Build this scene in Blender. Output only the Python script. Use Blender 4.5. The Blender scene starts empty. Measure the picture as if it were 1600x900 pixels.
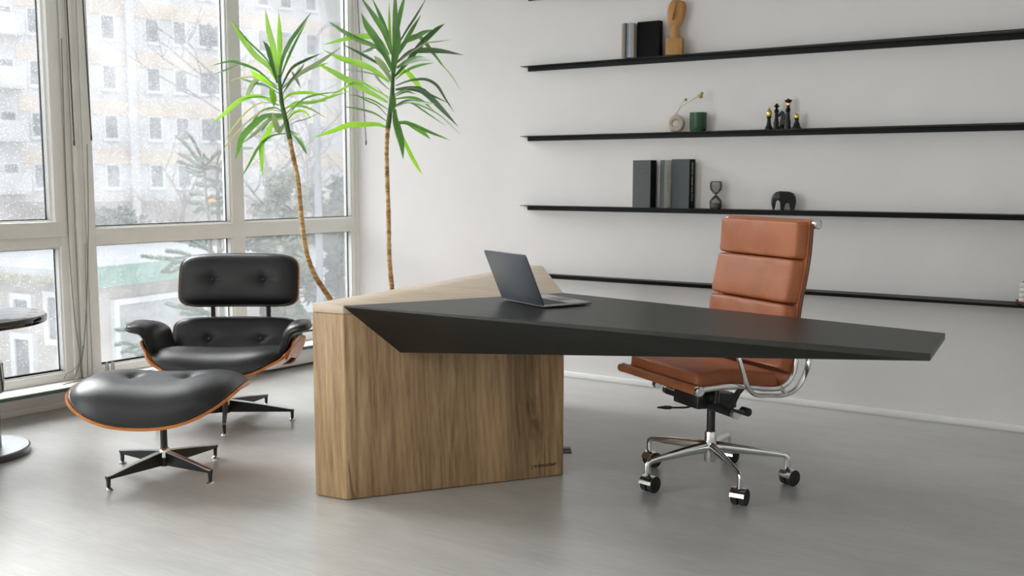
import bpy, bmesh, math, random
from mathutils import Vector, Matrix
random.seed(7)
R = math.radians
SC = bpy.context.scene
COL = SC.collection

# ------------------------------------------------------------------ camera
CAMH = 1.25
YAW, PITCH, ROLL, FPX = R(32.394), R(6.2326), R(0.0922), 1560.9
FW = Vector((-math.sin(YAW)*math.cos(PITCH), math.cos(YAW)*math.cos(PITCH), -math.sin(PITCH)))
_r = Vector((math.cos(YAW), math.sin(YAW), 0)); _u = _r.cross(FW)
RT = _r*math.cos(ROLL) + _u*math.sin(ROLL)
UP = -_r*math.sin(ROLL) + _u*math.cos(ROLL)
CP = Vector((0, 0, CAMH))
cam_d = bpy.data.cameras.new('camera'); cam = bpy.data.objects.new('camera', cam_d); COL.objects.link(cam)
cam.matrix_world = Matrix(((RT.x, UP.x, -FW.x, 0), (RT.y, UP.y, -FW.y, 0), (RT.z, UP.z, -FW.z, CAMH), (0, 0, 0, 1)))
cam_d.sensor_width = 36; cam_d.lens = 36*FPX/1600; cam_d.clip_end = 400; cam_d.clip_start = .05
cam_d.dof.use_dof = True; cam_d.dof.focus_distance = 4.2; cam_d.dof.aperture_fstop = 4.0
SC.camera = cam

# ------------------------------------------------------------------ world, lights, exposure
SC.view_settings.view_transform = 'Standard'
SC.view_settings.look = 'None'
SC.view_settings.gamma = 1.0
SC.view_settings.use_curve_mapping = False
SC.view_settings.exposure = 0.0
SC.cycles.use_denoising = True
SC.cycles.max_bounces = 10; SC.cycles.diffuse_bounces = 5; SC.cycles.glossy_bounces = 4
SC.cycles.transparent_max_bounces = 12; SC.cycles.transmission_bounces = 6
SC.cycles.sample_clamp_indirect = 6
SC.cycles.caustics_reflective = False; SC.cycles.caustics_refractive = False

SKY = 1.2
w = bpy.data.worlds.new('overcast sky'); SC.world = w; w.use_nodes = True
nt = w.node_tree; nt.nodes.clear()
o_ = nt.nodes.new('ShaderNodeOutputWorld'); bg = nt.nodes.new('ShaderNodeBackground')
tc = nt.nodes.new('ShaderNodeTexCoord'); sx = nt.nodes.new('ShaderNodeSeparateXYZ'); cr = nt.nodes.new('ShaderNodeValToRGB')
nt.links.new(tc.outputs['Generated'], sx.inputs[0]); nt.links.new(sx.outputs['Z'], cr.inputs[0])
cr.color_ramp.elements[0].color = (.93, .95, .98, 1); cr.color_ramp.elements[0].position = 0.0
cr.color_ramp.elements[1].color = (1.25, 1.30, 1.38, 1); cr.color_ramp.elements[1].position = 0.8
nt.links.new(cr.outputs[0], bg.inputs['Color']); bg.inputs['Strength'].default_value = SKY
nt.links.new(bg.outputs[0], o_.inputs[0])

# window wall frame: s runs from the room corner towards the viewer's left, n points into the room
WD = R(4.5)
WO = Vector((-4.78, 5.468, 0))
WS = Vector((-math.sin(WD), -math.cos(WD), 0)); WN = Vector((math.cos(WD), -math.sin(WD), 0))
WANG = math.atan2(WS.y, WS.x)
def wp(s, n, z): return WO + WS*s + WN*n + Vector((0, 0, z))

def area(name, loc, direction, sx_, sy_, power, color=(1, 1, 1), portal=False, spread=180):
    l = bpy.data.lights.new(name, 'AREA'); l.shape = 'RECTANGLE'; l.size = sx_; l.size_y = sy_
    l.energy = power; l.color = color; l.spread = R(spread)
    if portal: l.cycles.is_portal = True
    ob = bpy.data.objects.new(name, l); COL.objects.link(ob)
    ob.location = loc; ob.rotation_euler = direction.to_track_quat('-Z', 'Z').to_euler()
    return ob
LSKY_PANEL, LZEN_PANEL, LSIDE_PANEL, LCEIL_FILL = 1180.0, 760.0, 1020.0, 6.0
# added panels standing in for the upper sky (well above the view), and one for daylight at the
# windows further along the same wall, outside the frame
sk = wp(2.3, -3.7, 6.5)
area('added upper sky panel', sk, wp(1.9, 1.4, .0)-sk, 8.0, 5.0, LSKY_PANEL, (1.0, .985, 1.0), spread=110)
zn = wp(2.0, -2.9, 8.6)
area('added overhead sky panel', zn, wp(2.0, .7, .2)-zn, 9.0, 4.0, LZEN_PANEL, (1.0, .985, 1.0), spread=110)
area('added side window panel', wp(7.0, -.16, 1.40), WN, 4.3, 2.3, LSIDE_PANEL, (1.0, .985, .99))
area('added ceiling fill', Vector((-1.0, .2, 3.14)), Vector((0, 0, -1)), 3.0, 1.2, LCEIL_FILL, (1.0, .97, .92))  # added fill from above, no fitting is known there
area('portal', wp(1.0, -.12, 1.55), WN, 2.0, 2.75, 1, portal=True)
area('portal', wp(3.3, -.12, 1.55), WN, 2.2, 2.75, 1, portal=True)

# ------------------------------------------------------------------ materials
def srgb(r, g, b):
    def c(v):
        v /= 255.0
        return v/12.92 if v <= .04045 else ((v+.055)/1.055)**2.4
    return (c(r), c(g), c(b), 1)

class NT:
    def __init__(s, name):
        s.m = bpy.data.materials.new(name); s.m.use_nodes = True
        s.t = s.m.node_tree; s.n = s.t.nodes; s.l = s.t.links
        s.b = s.n['Principled BSDF']; s.o = s.n['Material Output']
    def node(s, t, **k):
        x = s.n.new(t)
        for a, b in k.items(): setattr(x, a, b)
        return x
    def link(s, a, b): s.l.new(a, b)
    def coords(s, scale=(1, 1, 1), rot=(0, 0, 0), kind='Object'):
        tc = s.node('ShaderNodeTexCoord'); mp = s.node('ShaderNodeMapping')
        mp.inputs['Scale'].default_value = scale; mp.inputs['Rotation'].default_value = rot
        s.link(tc.outputs[kind], mp.inputs[0]); return mp.outputs[0]
    def noise(s, vec, scale, detail=4, rough=.55, dist=0):
        n = s.node('ShaderNodeTexNoise'); n.inputs['Scale'].default_value = scale
        n.inputs['Detail'].default_value = detail; n.inputs['Roughness'].default_value = rough
        n.inputs['Distortion'].default_value = dist
        s.link(vec, n.inputs['Vector']); return n.outputs['Fac']
    def ramp(s, fac, stops):
        r = s.node('ShaderNodeValToRGB'); e = r.color_ramp.elements
        while len(e) < len(stops): e.new(.5)
        for el, (p, c) in zip(e, stops): el.position = p; el.color = c
        s.link(fac, r.inputs[0]); return r.outputs[0]
    def mix(s, fac, a, b, mode='MIX'):
        m = s.node('ShaderNodeMix'); m.data_type = 'RGBA'; m.blend_type = mode
        for sock, v in ((m.inputs[0], fac), (m.inputs[6], a), (m.inputs[7], b)):
            if hasattr(v, 'is_linked'): s.link(v, sock)
            else: sock.default_value = v
        return m.outputs[2]
    def bump(s, h, strength=.2, dist=.01):
        b = s.node('ShaderNodeBump'); b.inputs['Strength'].default_value = strength
        b.inputs['Distance'].default_value = dist
        s.link(h, b.inputs['Height']); s.link(b.outputs[0], s.b.inputs['Normal'])
    def col(s, c): s.link(c, s.b.inputs['Base Color'])

def simple(name, c, rough=.5, metal=0., spec=.5, coat=0., noise=0., nscale=30, bump=0., bscale=200):
    m = NT(name); m.b.inputs['Base Color'].default_value = c; m.b.inputs['Roughness'].default_value = rough
    m.b.inputs['Metallic'].default_value = metal; m.b.inputs['Specular IOR Level'].default_value = spec
    m.b.inputs['Coat Weight'].default_value = coat
    if 0 < coat < 1: m.b.inputs['Coat Roughness'].default_value = .38
    if noise or bump:
        v = m.coords()
        if noise:
            f = m.noise(v, nscale); d = tuple(x*(1-noise) for x in c[:3])+(1,); u = tuple(min(1, x*(1+noise)) for x in c[:3])+(1,)
            m.col(m.ramp(f, [(.3, d), (.7, u)]))
        if bump: m.bump(m.noise(v, bscale, 3), bump, .002)
    return m.m

def wood(name, stops, axis='Z', scale=1.0, rough=.45, planks=0.0, kind='Object'):
    m = NT(name)
    k = {'Z': (14, 14, .9), 'X': (.9, 14, 14), 'Y': (14, .9, 14)}[axis]
    k = tuple(x*scale for x in k)
    v = m.coords(k, kind=kind)
    n1 = m.noise(v, 1.2, 5, .6, 1.2)
    k2 = tuple(x*6 for x in k); v2 = m.coords(k2, kind=kind)
    n2 = m.noise(v2, 1.6, 6, .7, .3)
    mm = m.node('ShaderNodeMath', operation='MULTIPLY'); mm.inputs[1].default_value = .62; m.link(n1, mm.inputs[0])
    ma = m.node('ShaderNodeMath', operation='MULTIPLY_ADD'); ma.inputs[1].default_value = .38; m.link(n2, ma.inputs[0]); m.link(mm.outputs[0], ma.inputs[2])
    if planks:
        wv = m.node('ShaderNodeTexWave', wave_type='BANDS', bands_direction='DIAGONAL'); wv.inputs['Scale'].default_value = 3.2
        wv.inputs['Distortion'].default_value = 9.0; wv.inputs['Detail'].default_value = 2.0; wv.inputs['Detail Scale'].default_value = .7
        m.link(m.coords((5.5, 5.5, .55), kind=kind), wv.inputs['Vector'])
        mw = m.node('ShaderNodeMath', operation='MULTIPLY_ADD'); mw.inputs[1].default_value = .055; m.link(wv.outputs['Fac'], mw.inputs[0])
        ms = m.node('ShaderNodeMath', operation='MULTIPLY_ADD'); ms.inputs[1].default_value = .85; ms.inputs[2].default_value = .045; m.link(ma.outputs[0], ms.inputs[0]); m.link(ms.outputs[0], mw.inputs[2]); ma = mw
    c = m.ramp(ma.outputs[0], stops)
    if planks:
        vp = m.coords((1, 1, 1), kind=kind)
        vv = m.node('ShaderNodeVectorMath', operation='DOT_PRODUCT')
        vv.inputs[1].default_value = (planks*.6, planks*.8, 0) if axis == 'Z' else ((0, planks, 0) if axis == 'X' else (planks, 0, 0))
        m.link(vp, vv.inputs[0])
        fl = m.node('ShaderNodeMath', operation='FLOOR'); m.link(vv.outputs['Value'], fl.inputs[0])
        wn = m.node('ShaderNodeTexWhiteNoise', noise_dimensions='1D'); m.link(fl.outputs[0], wn.inputs['W'])
        t = m.ramp(wn.outputs['Value'], [(0, (.80, .78, .76, 1)), (1, (1.12, 1.11, 1.10, 1))])
        c = m.mix(1.0, c, t, 'MULTIPLY')
        # knots / cracks
        v3 = m.coords((11.0, 11.0, 2.0), kind=kind); n3 = m.noise(v3, 1.35, 3, .5, 1.0)
        kn = m.ramp(n3, [(.24, (.5, .44, .40, 1)), (.31, (1, 1, 1, 1))]); c = m.mix(1.0, c, kn, 'MULTIPLY')
    m.col(c); m.b.inputs['Roughness'].default_value = rough
    m.bump(ma.outputs[0], .25, .003)
    return m.m

M = {}
M['wall'] = simple('white wall paint', (.81, .79, .795, 1), .75, noise=.02, nscale=3, bump=.05, bscale=90)
M['wall2'] = simple('grey beige wall paint', (.68, .67, .64, 1), .8, noise=.02, nscale=3)
M['ceil'] = simple('ceiling paint', (.78, .78, .76, 1), .8, noise=.02, nscale=3)
M['base'] = simple('white skirting', (.86, .85, .84, 1), .45, noise=.02, nscale=10)
M['pvc'] = simple('white window plastic', (.84, .83, .79, 1), .35, noise=.03, nscale=6)
M['bead'] = simple('white glazing bead', (.88, .88, .87, 1), .3, noise=.02, nscale=6)
M['seal'] = simple('dark rubber seal', (.05, .075, .075, 1), .5, noise=.1, nscale=40)
M['sill'] = simple('worn white sill', (.72, .73, .71, 1), .5, noise=.10, nscale=9)
M['silledge'] = simple('dark green sill edge', (.055, .09, .06, 1), .5, noise=.3, nscale=30)

def floor_mat():
    m = NT('grey concrete look vinyl')
    v = m.coords((1.0, 5.0, 1), (0, 0, R(-4)))
    n1 = m.noise(v, 1.4, 6, .62, .4)
    v2 = m.coords((1, 1, 1)); n2 = m.noise(v2, 1.1, 3, .5)
    v3 = m.coords((6, 40, 1), (0, 0, R(-4))); n3 = m.noise(v3, 1.5, 4, .6)
    a = m.ramp(n1, [(.3, (.44, .435, .415, 1)), (.72, (.535, .53, .51, 1))])
    b = m.ramp(n2, [(.3, (.86, .86, .86, 1)), (.7, (1.08, 1.08, 1.08, 1))])
    c = m.mix(1.0, a, b, 'MULTIPLY')
    d = m.ramp(n3, [(.35, (.92, .92, .92, 1)), (.7, (1.06, 1.06, 1.06, 1))]); c = m.mix(1.0, c, d, 'MULTIPLY')
    br = m.node('ShaderNodeTexBrick'); br.inputs['Scale'].default_value = 1
    br.inputs['Brick Width'].default_value = 1.22; br.inputs['Row Height'].default_value = .46
    br.inputs['Mortar Size'].default_value = .0016; br.inputs['Mortar Smooth'].default_value = .6
    br.inputs['Color1'].default_value = (1, 1, 1, 1); br.inputs['Color2'].default_value = (.95, .95, .95, 1); br.inputs['Mortar'].default_value = (.84, .84, .84, 1)
    m.link(m.coords((1, 1, 1), (0, 0, R(-1))), br.inputs['Vector'])
    c = m.mix(1.0, c, br.outputs['Color'], 'MULTIPLY')
    m.col(c)
    rr = m.ramp(n1, [(.2, (.27, .27, .27, 1)), (.8, (.31, .31, .31, 1))]); m.link(rr, m.b.inputs['Roughness'])
    m.b.inputs['Specular IOR Level'].default_value = .75
    m.b.inputs['Coat Weight'].default_value = .5; m.b.inputs['Coat Roughness'].default_value = .3
    m.bump(n3, .02, .001)
    return m.m
M['floor'] = floor_mat()

def glass_pane():
    m = NT('fogged window glass with added haze')
    n = m.n; n.remove(m.b)
    tr = m.node('ShaderNodeBsdfTransparent'); tr.inputs[0].default_value = (.97, .985, .98, 1)
    gl = m.node('ShaderNodeBsdfGlossy'); gl.inputs['Roughness'].default_value = .02
    df = m.node('ShaderNodeBsdfDiffuse'); df.inputs[0].default_value = (.9, .92, .93, 1)
    tl = m.node('ShaderNodeBsdfTranslucent'); tl.inputs[0].default_value = (.95, .96, .97, 1)
    fr = m.node('ShaderNodeFresnel'); fr.inputs[0].default_value = 1.45
    fm = m.node('ShaderNodeMath', operation='MULTIPLY'); fm.inputs[1].default_value = .6; m.link(fr.outputs[0], fm.inputs[0])
    v = m.coords(); ns = m.noise(v, 3.0, 5, .6)
    # small rain drops and mist; the mist also adds the view's washed-out haze
    vo = m.node('ShaderNodeTexVoronoi'); vo.inputs['Scale'].default_value = 70; m.link(v, vo.inputs['Vector'])
    dr = m.ramp(vo.outputs['Distance'], [(.10, (1, 1, 1, 1)), (.22, (0, 0, 0, 1))])
    mist = m.ramp(ns, [(.35, (.035, .035, .035, 1)), (.75, (.085, .085, .085, 1))])
    hz = m.mix(.22, mist, dr, 'ADD')
    m1 = m.node('ShaderNodeMixShader'); m.link(hz, m1.inputs[0]); m.link(tr.outputs[0], m1.inputs[1]); m.link(tl.outputs[0], m1.inputs[2])
    m2 = m.node('ShaderNodeMixShader'); m.link(fm.outputs[0], m2.inputs[0]); m.link(m1.outputs[0], m2.inputs[1]); m.link(gl.outputs[0], m2.inputs[2])
    m.link(m2.outputs[0], m.o.inputs[0])
    return m.m
M['pane'] = glass_pane()

def clear_glass(name, col, rough=.02, body=.25, tint=None):
    m = NT(name); n = m.n; n.remove(m.b)
    tr = m.node('ShaderNodeBsdfTransparent'); tr.inputs[0].default_value = tint or col
    gl = m.node('ShaderNodeBsdfGlossy'); gl.inputs['Roughness'].default_value = rough
    df = m.node('ShaderNodeBsdfDiffuse'); df.inputs[0].default_value = col
    lw = m.node('ShaderNodeLayerWeight'); lw.inputs[0].default_value = .35
    a = m.node('ShaderNodeMixShader'); a.inputs[0].default_value = body; m.link(tr.outputs[0], a.inputs[1]); m.link(df.outputs[0], a.inputs[2])
    b = m.node('ShaderNodeMixShader'); m.link(lw.outputs['Fresnel'], b.inputs[0]); m.link(a.outputs[0], b.inputs[1]); m.link(gl.outputs[0], b.inputs[2])
    m.link(b.outputs[0], m.o.inputs[0]); return m.m

OAK = [(.30, srgb(108, 82, 54)), (.44, srgb(158, 129, 94)), (.58, srgb(188, 158, 120)), (.78, srgb(216, 190, 154))]
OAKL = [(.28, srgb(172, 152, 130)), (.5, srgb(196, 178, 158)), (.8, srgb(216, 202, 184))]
M['oak'] = wood('oak boards vertical grain', OAK, 'Z', 1.0, .5, planks=8.0)
M['oaktop'] = wood('oak top with added sheen', OAKL, 'X', .9, .42)  # oak lightened to include the glancing reflection on the top
def slate():
    m = NT('dark stone slab'); v = m.coords((1.2, 5, 5), (0, 0, R(-15))); n1 = m.noise(v, 2.2, 7, .65, .8)
    v2 = m.coords(); n2 = m.noise(v2, 60, 3)
    c = m.ramp(n1, [(.3, (.006, .0062, .005, 1)), (.55, (.011, .011, .0085, 1)), (.8, (.026, .024, .017, 1))])
    d = m.ramp(n2, [(.3, (.85, .85, .85, 1)), (.7, (1.1, 1.1, 1.1, 1))]); m.col(m.mix(1.0, c, d, 'MULTIPLY'))
    m.b.inputs['Roughness'].default_value = .38; m.b.inputs['Specular IOR Level'].default_value = .4; m.bump(n1, .15, .004); return m.m
M['slate'] = slate()
M['blackleather'] = simple('black leather', (.0045, .005, .0062, 1), .35, spec=.28, coat=.32, bump=.25, bscale=420)
M['blackbutton'] = simple('black leather button', (.01, .01, .011, 1), .3, bump=.1)
M['piping'] = simple('black piping', (.008, .008, .009, 1), .4, noise=.1)
def leather(name, a, b):
    m = NT(name); v = m.coords(); n1 = m.noise(v, 7, 4, .6); m.col(m.ramp(n1, [(.3, a), (.7, b)]))
    m.b.inputs['Roughness'].default_value = .45; m.b.inputs['Specular IOR Level'].default_value = .35; m.bump(m.noise(v, 330, 3), .18, .002); return m.m
M['tan'] = leather('cognac leather', (.34, .108, .042, 1), (.43, .148, .064, 1))
M['tandark'] = leather('dark edge leather', (.10, .035, .02, 1), (.14, .05, .03, 1))
M['ply'] = wood('lacquered plywood shell', [(.3, srgb(150, 84, 36)), (.6, srgb(198, 122, 58)), (.85, srgb(222, 150, 84))], 'X', 1.4, .22)
M['plyout'] = M['ply']
M['chrome'] = simple('polished chrome', (.78, .79, .80, 1), .12, 1.0, noise=.02)
M['alu'] = simple('brushed aluminium', (.62, .63, .64, 1), .28, 1.0, noise=.05, nscale=60)
M['blackmetal'] = simple('black enamelled metal', (.014, .016, .017, 1), .35, noise=.1, nscale=30)
M['blackplastic'] = simple('black plastic', (.012, .012, .012, 1), .45, noise=.1)
M['shelf'] = simple('black powder coated steel', (.006, .0065, .006, 1), .5, spec=.28, noise=.15, nscale=20)
M['gloss'] = simple('glossy black lacquer', (.010, .009, .012, 1), .07, coat=1.0, noise=.05)
M['space'] = simple('dark grey anodised metal', (.15, .165, .19, 1), .38, .75, noise=.03, nscale=40)
M['deck'] = simple('anodised metal with added reflection', (.40, .41, .43, 1), .34, .7, noise=.03, nscale=40)  # same metal as the lid, lightened for the wall it reflects
M['keys'] = simple('black keyboard keys', (.02, .02, .022, 1), .5, noise=.1)
M['screen'] = simple('black glass screen', (.004, .004, .005, 1), .06, noise=.1)
M['limewood'] = wood('warm carved wood', [(.3, srgb(168, 122, 66)), (.6, srgb(190, 142, 82)), (.85, srgb(206, 160, 98))], 'Z', 2.5, .5)
M['ceramic'] = simple('beige ceramic', (.60, .50, .42, 1), .7, noise=.06, nscale=60, bump=.1, bscale=150)
M['gold'] = simple('brass gold', (.80, .55, .16, 1), .25, 1.0, noise=.05)
M['blackwood'] = simple('black lacquered wood', (.006, .006, .006, 1), .35, spec=.35, noise=.1)
M['wand'] = simple('dark brown wood wand', (.045, .025, .018, 1), .5, noise=.2)
M['cord'] = simple('grey green cord', (.16, .16, .13, 1), .6, noise=.1)
M['pot'] = simple('matt white planter', (.62, .61, .59, 1), .55, noise=.05)
M['soil'] = simple('dark soil', (.03, .02, .014, 1), .9, noise=.4, nscale=80, bump=.8, bscale=60)

# ------------------------------------------------------------------ mesh builder
class MB:
    def __init__(s): s.v = []; s.f = []; s.mi = []
    def add(s, vs, fs, mi=0):
        o = len(s.v); s.v += [tuple(v) for v in vs]; s.f += [tuple(i+o for i in f) for f in fs]; s.mi += [mi]*len(fs); return s
    def bm(s, bm, mi=0):
        bm.verts.ensure_lookup_table(); bm.verts.index_update()
        s.add([v.co[:] for v in bm.verts], [[v.index for v in f.verts] for f in bm.faces], mi); bm.free(); return s
    def box(s, c, size, rot=None, bev=0.0, mi=0, seg=2):
        bm = bmesh.new(); bmesh.ops.create_cube(bm, size=1.0)
        bmesh.ops.scale(bm, vec=size, verts=bm.verts)
        if bev: bmesh.ops.bevel(bm, geom=bm.edges[:], offset=bev, segments=seg, profile=.5, affect='EDGES')
        if rot is not None: bmesh.ops.rotate(bm, cent=(0, 0, 0), matrix=rot, verts=bm.verts)
        bmesh.ops.translate(bm, vec=c, verts=bm.verts); return s.bm(bm, mi)
    def mm(s, a, b, bev=0.0, mi=0):
        return s.box([(x+y)/2 for x, y in zip(a, b)], [abs(y-x) for x, y in zip(a, b)], bev=bev, mi=mi)
    def tube(s, pts, r, seg=12, caps=True, mi=0, flat=1.0, closed=False):
        pts = [Vector(p) for p in pts]; n = len(pts); rs = r if isinstance(r, (list, tuple)) else [r]*n
        tan = []
        for i in range(n):
            if closed: t = pts[(i+1) % n]-pts[i-1]
            else: t = pts[min(i+1, n-1)]-pts[max(i-1, 0)]
            tan.append(t.normalized())
        a = Vector((0, 0, 1)) if abs(tan[0].z) < .9 else Vector((1, 0, 0))
        nrm = (a-tan[0]*a.dot(tan[0])).normalized(); vs = []
        for i in range(n):
            nrm = (nrm-tan[i]*nrm.dot(tan[i])).normalized(); b = tan[i].cross(nrm)
            for k in range(seg):
                th = 2*math.pi*k/seg; vs.append(pts[i]+(nrm*math.cos(th)+b*math.sin(th)*flat)*rs[i])
        fs = []
        for i in range(n if closed else n-1):
            j = (i+1) % n
            for k in range(seg):
                k2 = (k+1) % seg; fs.append((i*seg+k, i*seg+k2, j*seg+k2, j*seg+k))
        if caps and not closed: fs.append(tuple(range(seg))[::-1]); fs.append(tuple((n-1)*seg+k for k in range(seg)))
        return s.add(vs, fs, mi)
    def lathe(s, prof, seg=32, c=(0, 0, 0), mi=0, rfn=None, rot=None):
        vs = []; n = len(prof)
        for r, z in prof:
            for k in range(seg):
                th = 2*math.pi*k/seg; rr = r*(rfn(th, z) if rfn else 1)
                p = Vector((rr*math.cos(th), rr*math.sin(th), z))
                if rot is not None: p = rot @ p
                vs.append(p+Vector(c))
        fs = []
        for i in range(n-1):
            for k in range(seg):
                k2 = (k+1) % seg; fs.append((i*seg+k, i*seg+k2, (i+1)*seg+k2, (i+1)*seg+k))
        if prof[0][0] > 1e-6: fs.append(tuple(range(seg))[::-1])
        if prof[-1][0] > 1e-6: fs.append(tuple((n-1)*seg+k for k in range(seg)))
        return s.add(vs, fs, mi)
    def ell(s, c, rad, mi=0, sub=3, rot=None):
        bm = bmesh.new(); bmesh.ops.create_icosphere(bm, subdivisions=sub, radius=1.0)
        bmesh.ops.scale(bm, vec=rad, verts=bm.verts)
        if rot is not None: bmesh.ops.rotate(bm, cent=(0, 0, 0), matrix=rot, verts=bm.verts)
        bmesh.ops.translate(bm, vec=c, verts=bm.verts); return s.bm(bm, mi)
    def prism(s, poly, z0, z1, mi=0):
        n = len(poly); vs = [(x, y, z0) for x, y in poly]+[(x, y, z1) for x, y in poly]
        fs = [tuple(range(n))[::-1], tuple(range(n, 2*n))]+[(i, (i+1) % n, (i+1) % n+n, i+n) for i in range(n)]
        return s.add(vs, fs, mi)
    def build(s, name, mat, parent=None, smooth=True, angle=38, label=None, world=False, bevel=0.0):
        me = bpy.data.meshes.new(name); me.from_pydata(s.v, [], s.f)
        mats = mat if isinstance(mat, (list, tuple)) else [mat]
        for m in mats: me.materials.append(M[m] if isinstance(m, str) else m)
        if len(mats) > 1: me.polygons.foreach_set('material_index', s.mi)
        bm = bmesh.new(); bm.from_mesh(me)
        bmesh.ops.remove_doubles(bm, verts=bm.verts, dist=1e-6)
        bmesh.ops.recalc_face_normals(bm, faces=bm.faces)
        if bevel: bmesh.ops.bevel(bm, geom=bm.edges[:], offset=bevel, segments=2, profile=.5, affect='EDGES')
        bm.to_mesh(me); bm.free()
        if smooth:
            me.polygons.foreach_set('use_smooth', [True]*len(me.polygons)); me.set_sharp_from_angle(angle=R(angle))
        ob = bpy.data.objects.new(name, me); COL.objects.link(ob)
        if parent is not None:
            ob.parent = parent
            if world:
                L = parent.matrix_basis.inverted()
                q = parent.parent
                if q is not None: L = L @ q.matrix_basis.inverted()
                me.transform(L)
        if label: ob['label'] = label
        me.update(); return ob

def thing(name, label, cat, loc=(0, 0, 0), rz=0.0, group=None):
    o = bpy.data.objects.new(name, None); COL.objects.link(o); o.empty_display_size = .1
    o.location = loc; o.rotation_euler = (0, 0, rz); o['label'] = label; o['category'] = cat
    if group: o['group'] = group
    return o
def tag(o, label, cat, group=None):
    o['label'] = label; o['category'] = cat
    if group: o['group'] = group
    return o
def struct(o, label=None):
    o['kind'] = 'structure'
    if label: o['label'] = label
    return o
def sroot(name, loc=(0, 0, 0), rz=0.0, label=None):
    o = bpy.data.objects.new(name, None); COL.objects.link(o); o.empty_display_size = .1
    o.location = loc; o.rotation_euler = (0, 0, rz); o['kind'] = 'structure'
    if label: o['label'] = label
    return o
def catmull(P, n=8):
    P = [Vector(p) for p in P]; Q = [P[0]*2-P[1]]+P+[P[-1]*2-P[-2]]; out = []
    for i in range(1, len(Q)-2):
        a, b, c, d = Q[i-1:i+3]
        for k in range(n):
            t = k/n
            out.append(.5*((2*b)+(c-a)*t+(2*a-5*b+4*c-d)*t*t+(3*b-a-3*c+d)*t**3))
    out.append(P[-1]); return out

def ray(x, y): return FW+RT*((x-800)/FPX)-UP*((y-450)/FPX)
def at(x, y, depth): return CP+ray(x, y)*depth
def onZ(x, y, z): d = ray(x, y); return CP+d*((z-CAMH)/d.z)
def onY(x, y, Y): d = ray(x, y); return CP+d*(Y/d.y)

# squircle-domain sheet helpers
def squircle(a, b, n):
    m = max(abs(a), abs(b))
    if m < 1e-9: return 0., 0.
    k = m/((abs(a)**n+abs(b)**n)**(1/n)); return a*k, b*k
def sheetN(fn, p, q):
    e = 1e-3; P = Vector(fn(p, q)); A = Vector(fn(p+e, q))-Vector(fn(p-e, q)); B = Vector(fn(p, q+e))-Vector(fn(p, q-e))
    return P, A.cross(B).normalized()
def pillow(mb, fn, Tt, Tb, sq=5, k=3.2, m=2.1, N=44, tufts=(), mi=0, off=0.0, creases=(), crown=0.0):
    top = []; bot = []
    for i in range(N+1):
        for j in range(N+1):
            a = -1+2*i/N; b = -1+2*j/N
            a = .45*a+.55*math.sin(a*math.pi/2); b = .45*b+.55*math.sin(b*math.pi/2)
            p, q = squircle(a, b, sq); r = min(1, max(abs(a), abs(b)))
            P, Nn = sheetN(fn, p, q)
            h = (max(0, 1-r**k))**(1/m); t = Tt*h+crown*(1-abs(p)**2.3)*(1-abs(q)**2)
            for (tp, tq, dep, rad, asp) in tufts:
                d = math.hypot((p-tp)*asp, q-tq); th = math.atan2(q-tq, (p-tp)*asp)
                t -= dep*(math.exp(-(d/rad)**1.25))*(1+.25*math.cos(4*th)*min(1, d/rad))
            for (cq, dep, wd) in creases:
                t -= dep*math.exp(-((q-cq)/wd)**2)*min(1, h*1.5)
            top.append(P+Nn*(t+off)); bot.append(P-Nn*(Tb*h-off))
    W = N+1; fs = []
    for i in range(N):
        for j in range(N): fs.append((i*W+j, (i+1)*W+j, (i+1)*W+j+1, i*W+j+1))
    o = W*W; fs += [tuple(x+o for x in f)[::-1] for f in fs]
    mb.add(top+bot, fs, mi); return mb
def shellmesh(mb, fn, off, th, sq=5, N=40, scale=1.0, mi=0):
    A = []; B = []
    for i in range(N+1):
        for j in range(N+1):
            p, q = squircle((-1+2*i/N)*scale, (-1+2*j/N)*scale, sq)
            P, Nn = sheetN(fn, p, q); A.append(P+Nn*off); B.append(P+Nn*(off-th))
    W = N+1; fs = []
    for i in range(N):
        for j in range(N): fs.append((i*W+j, (i+1)*W+j, (i+1)*W+j+1, i*W+j+1))
    o = W*W; g = [tuple(x+o for x in f)[::-1] for f in fs]
    ring = [i*W for i in range(N)]+[N*W+j for j in range(N)]+[i*W+N for i in range(N, 0, -1)]+[j for j in range(N, 0, -1)]
    n = len(ring); side = [(ring[i], ring[i]+o, ring[(i+1) % n]+o, ring[(i+1) % n]) for i in range(n)]
    mb.add(A+B, fs+g+side, mi); return mb
def rimcurve(fn, sq, scale=1.0, off=0.0, n=120):
    out = []
    for k in range(n):
        t = 4*k/n; s = int(t); u = -1+2*(t-s)
        a, b = [(u, -1), (1, u), (-u, 1), (-1, -u)][s]
        p, q = squircle(a*scale, b*scale, sq); P, Nn = sheetN(fn, p, q); out.append(P+Nn*off)
    return out
# ================================================================== SETTING
CEIL = 3.2; YB = 5.468; XR = 3.6; YF = -3.2
WLEN = 9.3
def wcorner(s): p = wp(s, 0, 0); return (p.x, p.y)
pA = wcorner(0.0); pB = wcorner(WLEN)
fl = MB(); fl.prism([(pA[0]-.25, YB+.2), (pB[0]-.25, pB[1]), (XR+.2, pB[1]), (XR+.2, YB+.2)], -.12, 0); struct(fl.build('floor', 'floor', smooth=False))
ce = MB(); ce.prism([(pA[0]-.3, YB+.2), (pB[0]-.3, pB[1]-.2), (XR+.2, pB[1]-.2), (XR+.2, YB+.2)], CEIL, CEIL+.15); struct(ce.build('ceiling', 'ceil', smooth=False))
wb = MB(); wb.mm((-4.79, YB, -.12), (XR+.2, YB+.2, CEIL)); struct(wb.build('wall_back', 'wall', smooth=False))
wr = MB(); wr.mm((XR, pB[1]-.2, -.12), (XR+.2, YB, CEIL)); struct(wr.build('wall_right', 'wall2', smooth=False))
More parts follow.
